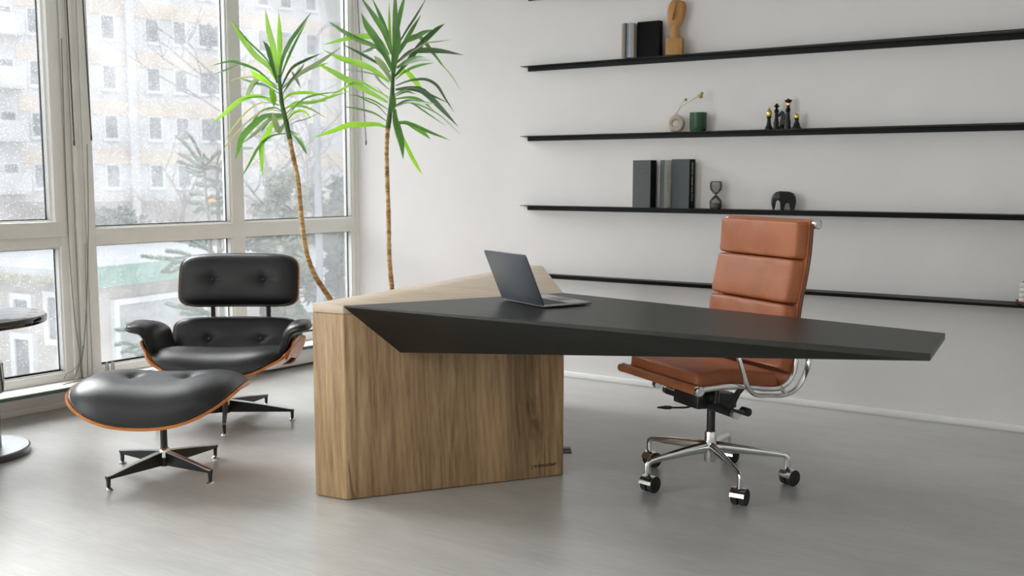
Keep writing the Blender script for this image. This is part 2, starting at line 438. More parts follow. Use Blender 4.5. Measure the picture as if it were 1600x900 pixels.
wf = MB(); wf.mm((pB[0]-.3, pB[1]-.2, -.12), (XR, pB[1], CEIL)); struct(wf.build('wall_front', 'wall2', smooth=False))
bb = MB(); bb.mm((-4.76, YB-.012, 0), (XR, YB, .035), bev=.003); struct(bb.build('baseboard_back', 'base'))

# window wall: parapet under the sill and lintel above the windows
ZT = 2.92
wl = MB(); wl.mm((-.25, -.25, -.12), (WLEN, 0, .12)); wl.mm((-.25, -.25, ZT+.05), (WLEN, 0, CEIL)); wl.mm((-.05, -.10, .1), (-.018, 0, ZT+.06))
WL = sroot('wall_left', WO, WANG)
wl.build('parapet', 'wall', WL, smooth=False)
bl = MB(); bl.mm((.95, 0, 0), (WLEN, .012, .034), bev=.003); BL = bl.build('baseboard_left', 'base'); BL.location = WO; BL.rotation_euler = (0, 0, WANG); struct(BL)
# boxed cover below the right half of the sill
bx = MB(); bx.mm((0.005, 0.0, .012), (.93, .118, .118), bev=.02); TB = bx.build('trim_2', 'base'); TB.location = WO; TB.rotation_euler = (0, 0, WANG); struct(TB)
# sill board
T1 = sroot('trim_1', WO, WANG)
m_ = MB(); m_.mm((0.0, -.03, .124), (WLEN-.1, .168, .144), bev=.002); m_.build('sill_board', 'sill', T1)
m_ = MB(); m_.mm((0.0, .1681, .1235), (WLEN-.1, .174, .1405), bev=.002); m_.build('sill_edge', 'silledge', T1)

def prof_h(mb, s0, s1, z0, z1, n0, n1, bev=.004): mb.mm((s0, n0, z0), (s1, n1, z1), bev=bev)
def window(idx, s0, s1, mull, left_type, label):
    """one framed window; s0..s1 along the wall, lower z .145, transom z .889-.972"""
    root = sroot('window_%d' % idx, WO, WANG, label)
    fr = MB()
    prof_h(fr, s0, s1, .144, .192, -.09, 0)               # bottom rail
    prof_h(fr, s0, s1, ZT, ZT+.06, -.09, 0)
    prof_h(fr, s0, s0+.045, .19, ZT, -.09, 0)
    prof_h(fr, s1-.05, s1, .19, ZT, -.09, 0)
    z1, z2 = (.886, .972) if not left_type else (.882, .936)
    prof_h(fr, s0+.04, s1-.045, z1, z2, -.09, .002)
    for m in mull: prof_h(fr, m-.047, m+.047, .19, ZT, -.09, .001)
    fr.build('window_frame', 'pvc', root)
    edges = [s0+.045]+[e for m in mull for e in (m-.047, m+.047)]+[s1-.05]
    for a, b in zip(edges[::2], edges[1::2]):
        for (za, zb, up) in ((.192, z1, False), (z2, ZT, True)):
            if left_type and up:
                sa = MB(); d = .082
                for args in ((a-.03, b+.03, za, za+d), (a-.03, b+.03, zb-d, zb)): prof_h(sa, *args, -.07, .022, .006)
                for args in ((a-.03, a+.035, za+d-.01, zb-d+.01), (b-.035, b+.03, za+d-.01, zb-d+.01)): prof_h(sa, *args, -.07, .0215, .006)
                sa.build('window_sash', 'pvc', root)
                a2, b2, za2, zb2 = a+.035, b-.035, za+d, zb-d
            else: a2, b2, za2, zb2 = a, b, za, zb
            bd = MB(); e = .010
            bd.mm((a2, -.05, za2), (b2, -.012, za2+e), bev=.002); bd.mm((a2, -.05, zb2-e), (b2, -.012, zb2), bev=.002)
            bd.mm((a2, -.05, za2+e), (a2+e, -.012, zb2-e), bev=.002); bd.mm((b2-e, -.05, za2+e), (b2, -.012, zb2-e), bev=.002)
            bd.build('glazing_bead', 'bead', root)
            se = MB(); g = .015
            se.mm((a2+e, -.055, za2+e), (a2+g, -.047, zb2-e)); se.mm((b2-g, -.055, za2+e), (b2-e, -.047, zb2-e))
            se.mm((a2+g, -.055, za2+e), (b2-g, -.047, za2+e+.004)); se.mm((a2+g, -.055, zb2-g), (b2-g, -.047, zb2-e))
            se.build('seal', 'seal', root, smooth=False)
            gp = MB(); gp.mm((a2+.005, -.056, za2+.005), (b2-.005, -.052, zb2-.005)); gp.build('pane', 'pane', root, smooth=False)
    return root
window(1, 2.18, 4.50, [], True, 'white plastic window left of the wide ribbed post')
window(2, 0.0, 2.07, [1.044], False, 'white plastic window reaching from the ribbed post to the room corner')
window(3, 4.72, 6.90, [5.8], False, None)
window(4, 7.05, 9.2, [8.1], False, None)
# ribbed post between windows 1 and 2, corner trim
TP = sroot('trim_3', WO, WANG)
pm = MB(); pm.mm((2.065, -.1, .144), (2.185, -.02, ZT+.05)); pm.mm((2.072, -.03, .144), (2.100, -.004, ZT+.05), bev=.006)
pm.mm((2.103, -.03, .144), (2.132, .010, ZT+.05), bev=.008); pm.mm((2.135, -.03, .144), (2.158, -.006, ZT+.05), bev=.005); pm.mm((2.160, -.03, .144), (2.182, .012, ZT+.05), bev=.006)
pm.build('ribbed_post', 'pvc', TP)
pm = MB(); pm.mm((4.49, -.1, .144), (4.73, -.005, ZT+.05), bev=.01); pm.mm((6.89, -.1, .144), (7.06, -.005, ZT+.05), bev=.01); pm.build('cover_strip', 'pvc', TP)
TC = sroot('trim_4', WO, WANG)
pm = MB(); pm.mm((-.02, -.02, .144), (.012, .012, ZT+.05), bev=.004); pm.mm((-.05, .0, .02), (-.004, .045, ZT+.05), bev=.004)
pm.build('corner_strip', 'pvc', TC)

# ---------------------------------------------------------------- things hanging at the window post
def wall_hit(x, y, n):
    d = ray(x, y); t = ((WO+WN*n-CP).dot(WN))/d.dot(WN); return CP+d*t
for (x0, y0, x1, y1, n, lab) in ((101, -60, 116, 228, .05, 'dark brown blind wand, left one of the two hanging before the ribbed window post'),
                              (125.5, -60, 143, 220, .05, 'dark brown blind wand, right one of the two hanging before the ribbed window post'),
                              (556, -40, 572, 227, .13, 'thin dark blind wand hanging in the room corner behind the straight palm')):
    a = wall_hit(x0, y0, n); b = wall_hit(x1, y1, n)
    t = thing('blind_wand', lab, 'blind wand', b, 0, None if x0 > 300 else 'blind wands at the window post')
    top = a + (a-b)*.35
    MB().tube([b+Vector((0, 0, .03)), top], .0036 if x0 < 300 else .0028, 8).build('rod', 'wand', t, world=True)
    MB().lathe([(0, 0), (.004, .001), (.0052, .02), (.004, .034), (0, .036)], 10).build('tip', 'wand', t)
# cords running down to the sill
CB = thing('tangled_cords', 'thin grey cords running down the ribbed window post and tangling at its foot', 'cords', wall_hit(128, 589, .028))
def cord(lab, px, n, r=.0022):
    P = catmull([wall_hit(x, y, n) for i, (x, y) in enumerate(px)], 8)
    return MB().tube(P, r, 6).build('cord', 'cord', CB, world=True)
cord('thin grey cord slanting down the left side of the ribbed window post to the sill', [(96, 60), (102, 250), (105.5, 340), (110, 420), (117, 500), (124, 550), (126, 575), (128, 589)], .028)
cord('thin grey cord hanging straight then crossing left over the foot of the ribbed window post', [(136, 225), (138, 330), (137, 420), (134, 500), (129, 555), (122, 575), (117, 590)], .028)
cord('thin grey cord hanging straight down at the right rib of the window post', [(133, 380), (136, 520), (137, 586)], .02, .0016)
cord('loose grey cord bending off toward the left pane at the foot of the window post', [(130, 540), (124, 566), (112, 580), (104, 584), (100, 592)], .032, .0014)
sc = [wp(2.3, .09, .146), wp(2.2, .07, .147), wp(2.1, .10, .146), wp(2.02, .06, .148), wp(1.9, .08, .146), wp(1.75, .10, .146)]
tag(MB().tube(catmull(sc, 8), .0018, 6).build('loose_cord', 'cord'), 'thin cord lying along the windowsill right of the ribbed post', 'cord')
# small clear bottles on the sill
def bottle_pair():
    g = clear_glass('thin clear glass', (.85, .87, .88, 1), .05, .35, (.92, .94, .95, 1))
    t = thing('glass_vase', 'small clear twin tube glass vase on the windowsill behind the footstool', 'vase', onZ(172.5, 592, .144))
    M['thin'] = g
    for k, dx in enumerate((-.014, .014)):
        MB().lathe([(.0, .002), (.010, .002), (.010, .074), (.0085, .092), (.0105, .097), (.009, .097), (.007, .092), (.0085, .074), (.0085, .008), (0, .008)], 18, (dx*.75, dx*.75, 0)).build('tube', 'thin', t)
    MB().mm((-.03, -.012, 0), (.03, .012, .004), bev=.0015).build('foot', 'thin', t)
bottle_pair()

# ================================================================== OUTSIDE
M['snow'] = simple('grey slushy snow', (.50, .51, .52, 1), .9, noise=.08, nscale=.8)
M['roofsnow'] = simple('roof snow', (.50, .51, .53, 1), .9, noise=.05, nscale=2)
M['facade'] = simple('pale rendered facade', (.62, .605, .605, 1), .9, noise=.03, nscale=.5)
M['peach'] = simple('peach painted band', (.66, .56, .48, 1), .9, noise=.03, nscale=.5)
M['plinth'] = simple('grey beige plinth', (.42, .38, .36, 1), .9, noise=.08, nscale=.6)
M['darkglass'] = simple('dark house window', (.24, .245, .26, 1), .4, noise=.35, nscale=2.5)
M['whiteframe'] = simple('white house window frame', (.70, .70, .71, 1), .6, noise=.02)
M['greenroof'] = wood('green sheet fascia', [(.2, (.17, .30, .25, 1)), (.8, (.27, .42, .36, 1))], 'Z', .5, .6)
M['stucco'] = simple('beige stucco', (.50, .47, .44, 1), .9, noise=.08, nscale=2)
M['gutter'] = simple('mossy gutter', (.30, .29, .22, 1), .8, noise=.4, nscale=6)
M['bark'] = simple('grey bark', (.30, .28, .27, 1), .9, noise=.2, nscale=8)
M['needle'] = simple('spruce needles', (.04, .09, .055, 1), .7, noise=.25, nscale=9)
M['bushleaf'] = simple('grey green foliage', (.22, .26, .18, 1), .85, noise=.25, nscale=1.3)
M['bushdark'] = simple('dull blue green foliage', (.15, .20, .18, 1), .85, noise=.25, nscale=1.3)
M['twig'] = simple('brown spruce bark', (.07, .06, .045, 1), .9, noise=.2, nscale=20)
M['polegrey'] = simple('galvanised pole', (.25, .27, .30, 1), .6, noise=.05)
M['yellow'] = simple('yellow sign face', (.85, .42, .02, 1), .6, noise=.03)
M['bluecar'] = simple('pale blue car paint', (.22, .32, .55, 1), .35, noise=.03)
M['tyre'] = simple('black tyre', (.02, .02, .02, 1), .8, noise=.1)
GZ = -3.0
g = MB(); g.mm((-120, -40, GZ-.2), (-5.4, 120, GZ)); struct(g.build('ground', 'snow', smooth=False))

FA = R(21.0)
FC = CP+ray(240, 280)*55; FC.z = 0
FROT = math.pi/2-FA     # local x along the facade (to the right in the photo), local y away from us
AB = thing('apartment_building', 'long white apartment block with peach bands and small dark windows across the yard', 'building', FC, FROT)
b = MB(); b.mm((-24, .0, GZ), (34, 12, 13.6)); b.mm((-1.25, -.35, GZ), (-.82, .02, 13.6)); b.mm((4.75, -.35, GZ), (5.1, .02, 13.6)); b.build('wall', 'facade', AB, smooth=False)
b = MB(); b.mm((-24.4, -.6, 13.6), (34.4, 12.4, 14.0)); b.build('roof', 'plinth', AB, smooth=False)
b = MB(); b.mm((-24, -.06, GZ), (34, .02, .02)); b.build('plinth', 'plinth', AB, smooth=False)
for k in range(5):
    for (x0, x1) in ((-24, -8.1), (-6.6, -3.35), (-3.05, -1.25), (-.82, 4.2), (5.1, 34)):
        z0 = -.62+2.62*k if k else -.45
        b = MB(); b.mm((x0, -.05, z0+2.58-2.62+.04), (x1, .03, z0+2.58-2.62+.84)) if k else b.mm((x0, -.07, -.5), (x1, .03, .1))
        if k: b.build('peach_band', 'peach', AB, smooth=False)
xs = [-20.5, -18.2, -15, -12.6, -9.6, -7.1, -5.68, -2.12, .19, 1.69, 3.08, 3.6, 6.6, 8.0, 9.6, 12.2, 14.0, 16.5, 19]
for x in xs:
    for k in range(5):
        z = 1.37+2.615*k
        f = MB(); f.mm((x-.40, -.04, z-.68), (x+.40, .02, z+.66)); f.mm((x-.46, -.12, z-.76), (x+.46, .02, z-.68))
        F = f.build('window', 'whiteframe', AB, smooth=False)
        p = MB(); p.mm((x-.30, -.06, z-.57), (x+.30, -.03, z+.57)); p.build('pane', 'darkglass', F, smooth=False)
# balconies left
for k in range(4):
    b = MB(); z = .55+2.62*k; b.mm((-8.1, -1.1, z-.1), (-6.4, 0, z)); b.mm((-8.1, -1.12, z), (-6.4, -1.05, z+.95)); b.mm((-6.47, -1.1, z), (-6.4, 0, z+.95)); b.mm((-8.1, -1.1, z), (-8.03, 0, z+.95))
    b.build('balcony', 'facade', AB, smooth=False)

# low annex with snowy roof and green fascia
LC = at(131, 449, 14.0)
LB = thing('low_annex', 'low beige building with snow covered roof and green fascia below the windows', 'building', (LC.x, LC.y, 0), R(5.6))
# local x to +X (towards camera right), local y = away along the right hand face
b = MB(); b.mm((-9, .25, GZ), (-.25, 3.9, -.22)); b.build('wall', 'stucco', LB, smooth=False)
b = MB(); b.add([(-9, 0, -.04), (0, 0, -.04), (0, 4.1, -.04), (-9, 4.1, -.04), (-9, 0, -.16), (0, 0, -.16), (0, 4.1, -.16), (-9, 4.1, -.16), (-9, 1.9, .30), (-2.6, 1.9, .30), (-2.6, 2.3, .30), (-9, 2.3, .30)],
      [(0, 1, 9, 8), (1, 2, 10, 9), (2, 3, 11, 10), (8, 9, 10, 11), (0, 4, 5, 1), (1, 5, 6, 2), (2, 6, 7, 3), (4, 7, 6, 5), (0, 8, 11, 3, 7, 4)]); b.build('snowy_roof', 'roofsnow', LB, smooth=False)
b = MB(); b.mm((-.02, .03, -.30), (.05, 4.0, .0)); b.build('green_fascia', 'greenroof', LB, smooth=False)
b = MB(); b.mm((-9, -.05, -.26), (-.02, .03, -.14), bev=.02); b.build('gutter', 'gutter', LB)
def annex_window(face, u, z0, z1, wd, mat='darkglass'):
    f = MB(); p = MB()
    if face == 'front':
        for a, c in (((u-.09, .16, z0-.09), (u, .26, z1+.09)), ((u+wd, .16, z0-.09), (u+wd+.09, .26, z1+.09)), ((u, .16, z1), (u+wd, .26, z1+.09)), ((u, .16, z0-.09), (u+wd, .26, z0))): f.mm(a, c)
        p.mm((u, .19, z0), (u+wd, .26, z1))
    else:
        for a, c in (((-.26, u-.09, z0-.09), (-.16, u, z1+.09)), ((-.26, u+wd, z0-.09), (-.16, u+wd+.09, z1+.09)), ((-.26, u, z1), (-.16, u+wd, z1+.09)), ((-.26, u, z0-.09), (-.16, u+wd, z0))): f.mm(a, c)
        p.mm((-.26, u, z0), (-.19, u+wd, z1))
    F = f.build('window', 'whiteframe', LB, smooth=False); p.build('pane', mat, F, smooth=False)
annex_window('front', -.98, -1.1, -.48, .42); annex_window('front', -1.72, -.75, -.55, .3)
annex_window('front', -1.75, -1.75, -1.15, .32); annex_window('front', -4.2, -1.4, -.6, .9)
M['greypanel'] = simple('grey garage panel', (.38, .38, .38, 1), .8, noise=.06, nscale=3)
annex_window('side', .75, -1.75, -.62, 1.7, 'greypanel')

# street lamp
LP = at(497, 300, 14); LP.z = GZ
t = thing('street_lamp', 'tall grey street lamp with curved arm seen through the right pane', 'street lamp', LP)
topz = at(497, 105, 14).z
MB().tube([LP, Vector((LP.x, LP.y, topz))], .052, 12).build('pole', 'polegrey', t, world=True)
arm = catmull([Vector((LP.x, LP.y, topz-.1)), at(494.5, 80, 14), at(499, 52, 14), at(512, 39, 14), at(524, 37, 14)], 8)
MB().tube(arm, .023, 8).build('arm', 'polegrey', t, world=True)
h = MB(); c = at(531, 38, 14); h.box(c, (.25, .13, .06), Matrix.Rotation(R(32), 3, 'Z'), .02); h.build('lamp_head', 'polegrey', t, world=True)

# bare trees
def bare_tree(lab, base, height, lean, seed, spread=1.0):
    rnd = random.Random(seed)
    t = thing('bare_tree', lab, 'tree', base, 0, 'bare winter trees before the apartment block')
    tr = MB(); br = MB()
    pts = [Vector(base)+Vector((lean*u*u+rnd.uniform(-.08, .08), rnd.uniform(-.08, .08), height*.62*u)) for u in [i/6 for i in range(7)]]
    tr.tube(pts, [.13*(1-.55*i/6) for i in range(7)], 8); tr.build('trunk', 'bark', t, world=True)
    def grow(p, d, L, r, lev):
        n = 4; P = [p]; q = p.copy(); dd = d.copy()
        for i in range(n):
            dd = (dd+Vector((rnd.uniform(-.28, .28), rnd.uniform(-.28, .28), rnd.uniform(-.08, .2)))).normalized(); q = q+dd*L/n; P.append(q.copy())
        br.tube(P, [r*(1-.6*i/n) for i in range(n+1)], 5)
        if lev < 3:
            for i in range(3 if lev else 4):
                k = rnd.randint(1, n); a = rnd.uniform(0, 6.28); s = Vector((math.cos(a), math.sin(a), rnd.uniform(-.1, .7))).normalized()
                grow(P[k], (dd*.5+s).normalized(), L*rnd.uniform(.5, .72), r*.55, lev+1)
    for i in range(9):
        a = rnd.uniform(0, 6.28); k = rnd.randint(2, 6)
        grow(pts[k], Vector((math.cos(a)*spread, math.sin(a)*spread, rnd.uniform(.4, 1.1))).normalized(), height*rnd.uniform(.22, .34), .05, 1)
    br.build('branches', 'bark', t, world=True)
def gz(x, d): p = at(x, 300, d); return Vector((p.x, p.y, GZ))
bare_tree('bare tree with thin trunk left of the spruce, before the apartment block', gz(281, 34), 6.4, .2, 3, .6)
bare_tree('wide bare tree whose branches show right of the window mullion', gz(425, 30), 10.5, -.6, 5, 1.6)
bare_tree('bare tree beside the street lamp seen through the right pane', gz(474, 45), 9.5, .5, 11, .7)
# foliage masses
def foliage_tree(name, lab, cat, base, h, rad, seed, mat, conic=False, n=2600, leaf=.13):
    rnd = random.Random(seed)
    t = thing(name, lab, cat, base, 0)
    MB().tube([base, base+Vector((0, 0, h*.55))], [.09, .04], 8).build('trunk', 'bark', t, world=True)
    m = MB()
    lumps = [(rnd.uniform(-1, 1), rnd.uniform(-1, 1), rnd.random(), rnd.uniform(.25, .5)) for _ in range(26)]
    for i in range(n):
        lx, ly, lz, lr = rnd.choice(lumps)
        wd = rad*((1-lz)*.95+.05) if conic else rad*math.sqrt(max(.08, 1-(2*lz-1)**2))
        v = Vector((rnd.gauss(0, 1), rnd.gauss(0, 1), rnd.gauss(0, 1))).normalized()*lr*rad*.62*rnd.random()**.4
        c = base+Vector((lx*wd*.75, ly*wd*.75, h*(.12+.86*lz)))+v
        a = Vector((rnd.gauss(0, 1), rnd.gauss(0, 1), rnd.gauss(0, .6))).normalized()*leaf*rnd.uniform(.6, 1.5)
        b_ = a.cross(Vector((rnd.gauss(0, 1), rnd.gauss(0, 1), rnd.gauss(0, 1)))).normalized()*leaf*.5
        m.add([c-a, c+b_, c+a, c-b_], [(0, 1, 2, 3)])
    m.build('foliage', mat, t, smooth=False, world=True)
foliage_tree('evergreen_shrub', 'broad grey green shrub behind the left palm trunk outside', 'shrub', gz(412, 19.5), 3.3, 1.0, 2, 'bushleaf')
foliage_tree('evergreen_shrub', 'tall grey green shrub left of the street lamp pole outside', 'shrub', gz(458, 25), 4.3, 1.2, 4, 'bushleaf')
foliage_tree('evergreen_tree', 'conical blue green tree right of the street lamp pole outside', 'tree', gz(532, 24), 4.2, 1.0, 6, 'bushdark', True, 3000)
foliage_tree('evergreen_shrub', 'low dark shrub in front of the conical tree outside, near the room corner', 'shrub', gz(535, 17), 1.9, .8, 8, 'bushdark')
foliage_tree('hedge', 'low dark hedge along the foot of the apartment block, left of the bare trees', 'hedge', gz(185, 50)+Vector((0, 0, 1.1)), 1.4, 2.6, 9, 'bushdark', False, 1500, .22)

# yellow sign and pale blue car beyond the spruce
p = at(331, 314, 30)
t = thing('yellow_sign', 'yellow road sign showing between the spruce stems', 'sign', Vector((p.x, p.y, GZ)))
MB().box(p, (.36, .03, .30), Matrix.Rotation(YAW, 3, 'Z'), .01).build('sign_face', 'yellow', t, world=True)
MB().tube([Vector((p.x, p.y, GZ)), Vector((p.x, p.y, p.z+.1))+FW*.03], .03, 8).build('post', 'polegrey', t, world=True)
p = at(330, 347, 36)
t = thing('parked_car', 'pale blue car parked far outside behind the spruce', 'car', Vector((p.x, p.y, GZ)), YAW)
zc = p.z-GZ
def carbody():
    prof = [(-1.9, .35), (-1.9, .85), (-1.3, .98), (-.75, 1.42), (.75, 1.45), (1.35, 1.0), (1.9, .9), (1.92, .35)]
    m = MB(); n = len(prof)
    vs = [(x, -.8, z) for x, z in prof]+[(x, .8, z) for x, z in prof]
    m.add(vs, [tuple(range(n)), tuple(range(n, 2*n))[::-1]]+[(i, i+n, (i+1) % n+n, (i+1) % n) for i in range(n)]); return m
carbody().build('body', 'bluecar', t, smooth=False, bevel=.04)
MB().mm((-.72, -.83, 1.0), (.7, -.79, 1.34)).build('side_window', 'darkglass', t, smooth=False)
for sx_ in (-1.2, 1.25):
    for sy_ in (-.78, .78): MB().tube([(sx_, sy_-.1, .32), (sx_, sy_+.1, .32)], .32, 18).build('wheel', 'tyre', t)

# young spruce just outside the glass
def spruce():
    rnd = random.Random(21)
    D = 8.6
    base = at(338, 300, D); base.z = GZ
    t = thing('young_spruce', 'young green spruce growing just outside between the two palms and the armchair', 'tree', base)
    st = MB(); nd = MB()
    def stem(px, r0, r1, dd=0):
        P = catmull([at(x, y, D+dd) for x, y in px], 6); n = len(P); st.tube(P, [r0+(r1-r0)*i/(n-1) for i in range(n)], 7)
    stem([(345, 640), (338, 520), (332, 440), (326, 350), (321, 300), (319, 262), (317, 238)], .030, .007)
    stem([(352, 640), (347, 500), (343, 400), (341, 330), (339, 270), (340, 250), (347, 235)], .028, .007, .15)
    def branch(px, dd=0, r=.008, dens=1.5, nl=.042):
        n = len(px); L = 0
        P = catmull([at(x, y, D+dd*(i/(n-1))) for i, (x, y) in enumerate(px)], 8)
        st.tube(P, [r*(1-.6*i/(len(P)-1)) for i in range(len(P))], 5)
        for i in range(len(P)-1):
            a, b_ = P[i], P[i+1]; seg = (b_-a).length; t_ = (b_-a).normalized(); k = max(3, int(seg*1000*dens))
            x_ = t_.cross(Vector((.3, .5, .8))).normalized(); y_ = t_.cross(x_)
            for q in range(k):
                c = a.lerp(b_, rnd.random()); th = rnd.uniform(0, 6.283)
                o_ = (x_*math.cos(th)+y_*math.sin(th)); d_ = (o_*rnd.uniform(.5, .9)+t_*.8+Vector((0, 0, .25))).normalized()
                l = nl*rnd.uniform(.7, 1.15); wv = d_.cross(o_).normalized()*.0036
                nd.add([c-wv, c+wv, c+d_*l], [(0, 1, 2)])
    B = [([(319, 262), (305, 245), (290, 226), (277, 214)], .3), ([(319, 262), (312, 240), (303, 222), (296, 213)], -.2), ([(318, 240), (325, 250), (332, 245), (341, 237)], .1),
         ([(319, 262), (330, 250), (338, 242), (347, 236)], .2), ([(340, 262), (350, 250), (356, 240)], .2), ([(320, 262), (305, 256), (292, 247), (281, 241)], .35),
         ([(320, 264), (305, 262), (290, 257), (281, 255)], -.2), ([(320, 268), (305, 268), (293, 262)], .2), ([(320, 264), (333, 262), (345, 266), (352, 270)], -.2),
         ([(320, 276), (308, 275), (296, 269)], .1), ([(321, 280), (334, 283), (343, 284)], .3), ([(340, 268), (350, 266), (357, 262)], .2), ([(322, 290), (314, 290), (308, 288)], .2),
         ([(322, 294), (332, 290), (338, 293)], -.2), ([(341, 292), (348, 300), (352, 298)], .2), ([(323, 305), (310, 303), (299, 303)], .3), ([(324, 311), (332, 308), (341, 310), (350, 309)], -.1),
         ([(325, 320), (311, 318), (299, 317)], .2), ([(326, 322), (334, 320), (342, 323)], -.2), ([(341, 325), (347, 318), (353, 312)], .2), ([(327, 329), (315, 327), (306, 331)], .3),
         ([(328, 334), (336, 332), (345, 333)], .2), ([(341, 305), (343, 296), (346, 290)], 0), ([(343, 330), (352, 328), (357, 325)], .1),
         ([(335, 398), (318, 386), (305, 378), (296, 371)], .35), ([(318, 386), (308, 380), (300, 377)], .3), ([(330, 392), (312, 386), (298, 384)], .1), ([(318, 384), (322, 377), (330, 372)], .2),
         ([(345, 395), (352, 386), (356, 380)], .1), ([(337, 410), (310, 404), (280, 395), (262, 393)], .5), ([(325, 407), (300, 408), (290, 404), (256, 405), (223, 401)], .6), ([(290, 408), (272, 412), (256, 424)], .3),
         ([(318, 415), (290, 416), (270, 424), (254, 425)], .4), ([(340, 430), (310, 420), (280, 410), (250, 402)], .2),
         ([(330, 490), (300, 484), (275, 480), (260, 475)], .5), ([(330, 492), (305, 492), (285, 490)], .2), ([(320, 487), (300, 478), (282, 477)], .3),
         ([(320, 545), (270, 538), (235, 520), (205, 517), (182, 516)], .5), ([(262, 532), (240, 531), (215, 540), (192, 551)], .3), ([(262, 545), (225, 545), (200, 537), (182, 539)], .4), ([(225, 545), (210, 550), (194, 549)], .1),
         ([(258, 540), (240, 525), (222, 512), (200, 507)], .3), ([(290, 548), (250, 552), (215, 556)], .2), ([(300, 560), (260, 562), (225, 553)], .3),
         ([(350, 402), (372, 392), (392, 386), (400, 377), (425, 370)], -.4), ([(392, 388), (410, 384), (432, 386)], -.3), ([(388, 392), (384, 384), (392, 378)], -.3), ([(392, 390), (412, 394), (430, 394)], -.2),
         ([(345, 262), (352, 256), (378, 232)], .2), ([(342, 272), (360, 236), (392, 232)], .3)]
    for px, dd in B: branch(px, dd)
    st.build('stems', 'twig', t, world=True); nd.build('needles', 'needle', t, smooth=False, world=True)
spruce()
# ================================================================== DESK
TZ = .767
P0 = onZ(536, 477.5, TZ); E1 = onZ(1454, 552.5, TZ); F1 = onZ(1477, 520.5, TZ); G1 = onZ(880, 457.5, TZ)
c0 = onZ(488, 474, TZ); far1 = onZ(830, 414.3, TZ); far2 = onZ(848, 415.5, TZ)
B0 = Vector((-2.723, 2.838, 0)); B1 = Vector((-2.574, 2.854, 0)); B2 = Vector((-2.030, 3.607, 0))
DK = thing('desk', 'sculptural desk of oak block and dark stone wedge in the middle of the room', 'desk', (-2.4, 3.4, 0))
m = MB(); m.prism([(B0.x, B0.y), (B1.x, B1.y), (B2.x, B2.y), (far2.x+.02, far2.y-.04), (far1.x+.02, far1.y-.04)], .002, .7325)
m.build('pedestal', 'oak', DK, world=True, smooth=True, bevel=.004)
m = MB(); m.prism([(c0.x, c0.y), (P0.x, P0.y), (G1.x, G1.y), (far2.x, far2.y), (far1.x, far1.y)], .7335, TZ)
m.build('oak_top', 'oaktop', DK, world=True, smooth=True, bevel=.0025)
A_ = Vector((-2.443, 3.032, .572)); K_ = Vector((-2.026, 3.604, .56)); TH = .021
dn = Vector((0, 0, -TH))
off = Vector((.81, -.59, 0))*.0015
vs = [P0+off, E1, F1, G1+off, P0+off+Vector((.004, 0, -.006)), E1+dn, F1+dn, G1+off+dn, A_+off, K_+off]
m = MB(); m.add([v-Vector((0, 0, 0)) for v in vs], [(0, 1, 2, 3), (0, 4, 5, 1), (4, 8, 5), (8, 9, 5), (5, 9, 6), (6, 9, 7), (1, 5, 6, 2), (2, 6, 7, 3), (0, 3, 7, 9, 8, 4)])
m.build('stone_top', 'slate', DK, world=True, smooth=False, bevel=.0012)
# maker's lettering on the front face
fdir = (B2-B1).normalized(); fn_ = Vector((fdir.y, -fdir.x, 0))
def front_pt(x, y):
    d = ray(x, y); t = (B1-CP).dot(fn_)/d.dot(fn_); return CP+d*t
def text_obj(body, size, name, mat, parent, org, xdir, zdir, ext=.0006, align='LEFT', sx=1.0):
    c = bpy.data.curves.new(name, 'FONT'); c.body = body; c.size = size; c.extrude = ext; c.align_x = align; c.align_y = 'CENTER'
    c.space_character = 1.05; c.offset = .010*size
    tmp = bpy.data.objects.new('tmp', c); COL.objects.link(tmp)
    dg = bpy.context.evaluated_depsgraph_get(); me = bpy.data.meshes.new_from_object(tmp.evaluated_get(dg)); me.name = name
    bpy.data.objects.remove(tmp)
    zz = xdir.cross(zdir); Mx = Matrix(((xdir.x*sx, zdir.x, zz.x, org.x), (xdir.y*sx, zdir.y, zz.y, org.y), (xdir.z*sx, zdir.z, zz.z, org.z), (0, 0, 0, 1)))
    me.transform(Mx); me.materials.clear(); me.materials.append(M[mat])
    ob = bpy.data.objects.new(name, me); COL.objects.link(ob); ob.parent = parent
    me.transform((parent.matrix_basis.inverted() if parent.parent is None else (parent.matrix_basis.inverted() @ parent.parent.matrix_basis.inverted())))
    return ob
M['brand'] = simple('burnt lettering', (.018, .012, .008, 1), .7, noise=.1)
tp = front_pt(833.5, 729.3)+fn_*.0008
text_obj('TK WOODCRAFT', .0165, 'lettering', 'brand', DK, tp, fdir, Vector((0, 0, 1)), .0005, sx=.78)
gp = front_pt(829.6, 730.2)+fn_*.0012
ring = [gp+fdir*(.0058*math.cos(a))+Vector((0, 0, .0085*math.sin(a))) for a in [R(-95+i*19) for i in range(11)]]
MB().tube(ring, .0009, 6).build('logo_mark', 'brand', DK, world=True)

# floor outlet behind the desk
p = onZ(884, 705, 0)
t = thing('floor_outlet', 'small flat dark metal floor outlet beside the right end of the desk block', 'floor outlet', p, R(32))
MB().mm((-.10, -.035, 0), (.026, .035, .004), bev=.0015).build('plate', 'blackmetal', t)
MB().box((-.035, .030, .011), (.12, .0025, .020), Matrix.Rotation(R(-35), 3, 'X'), .0008).build('lid', 'alu', t)

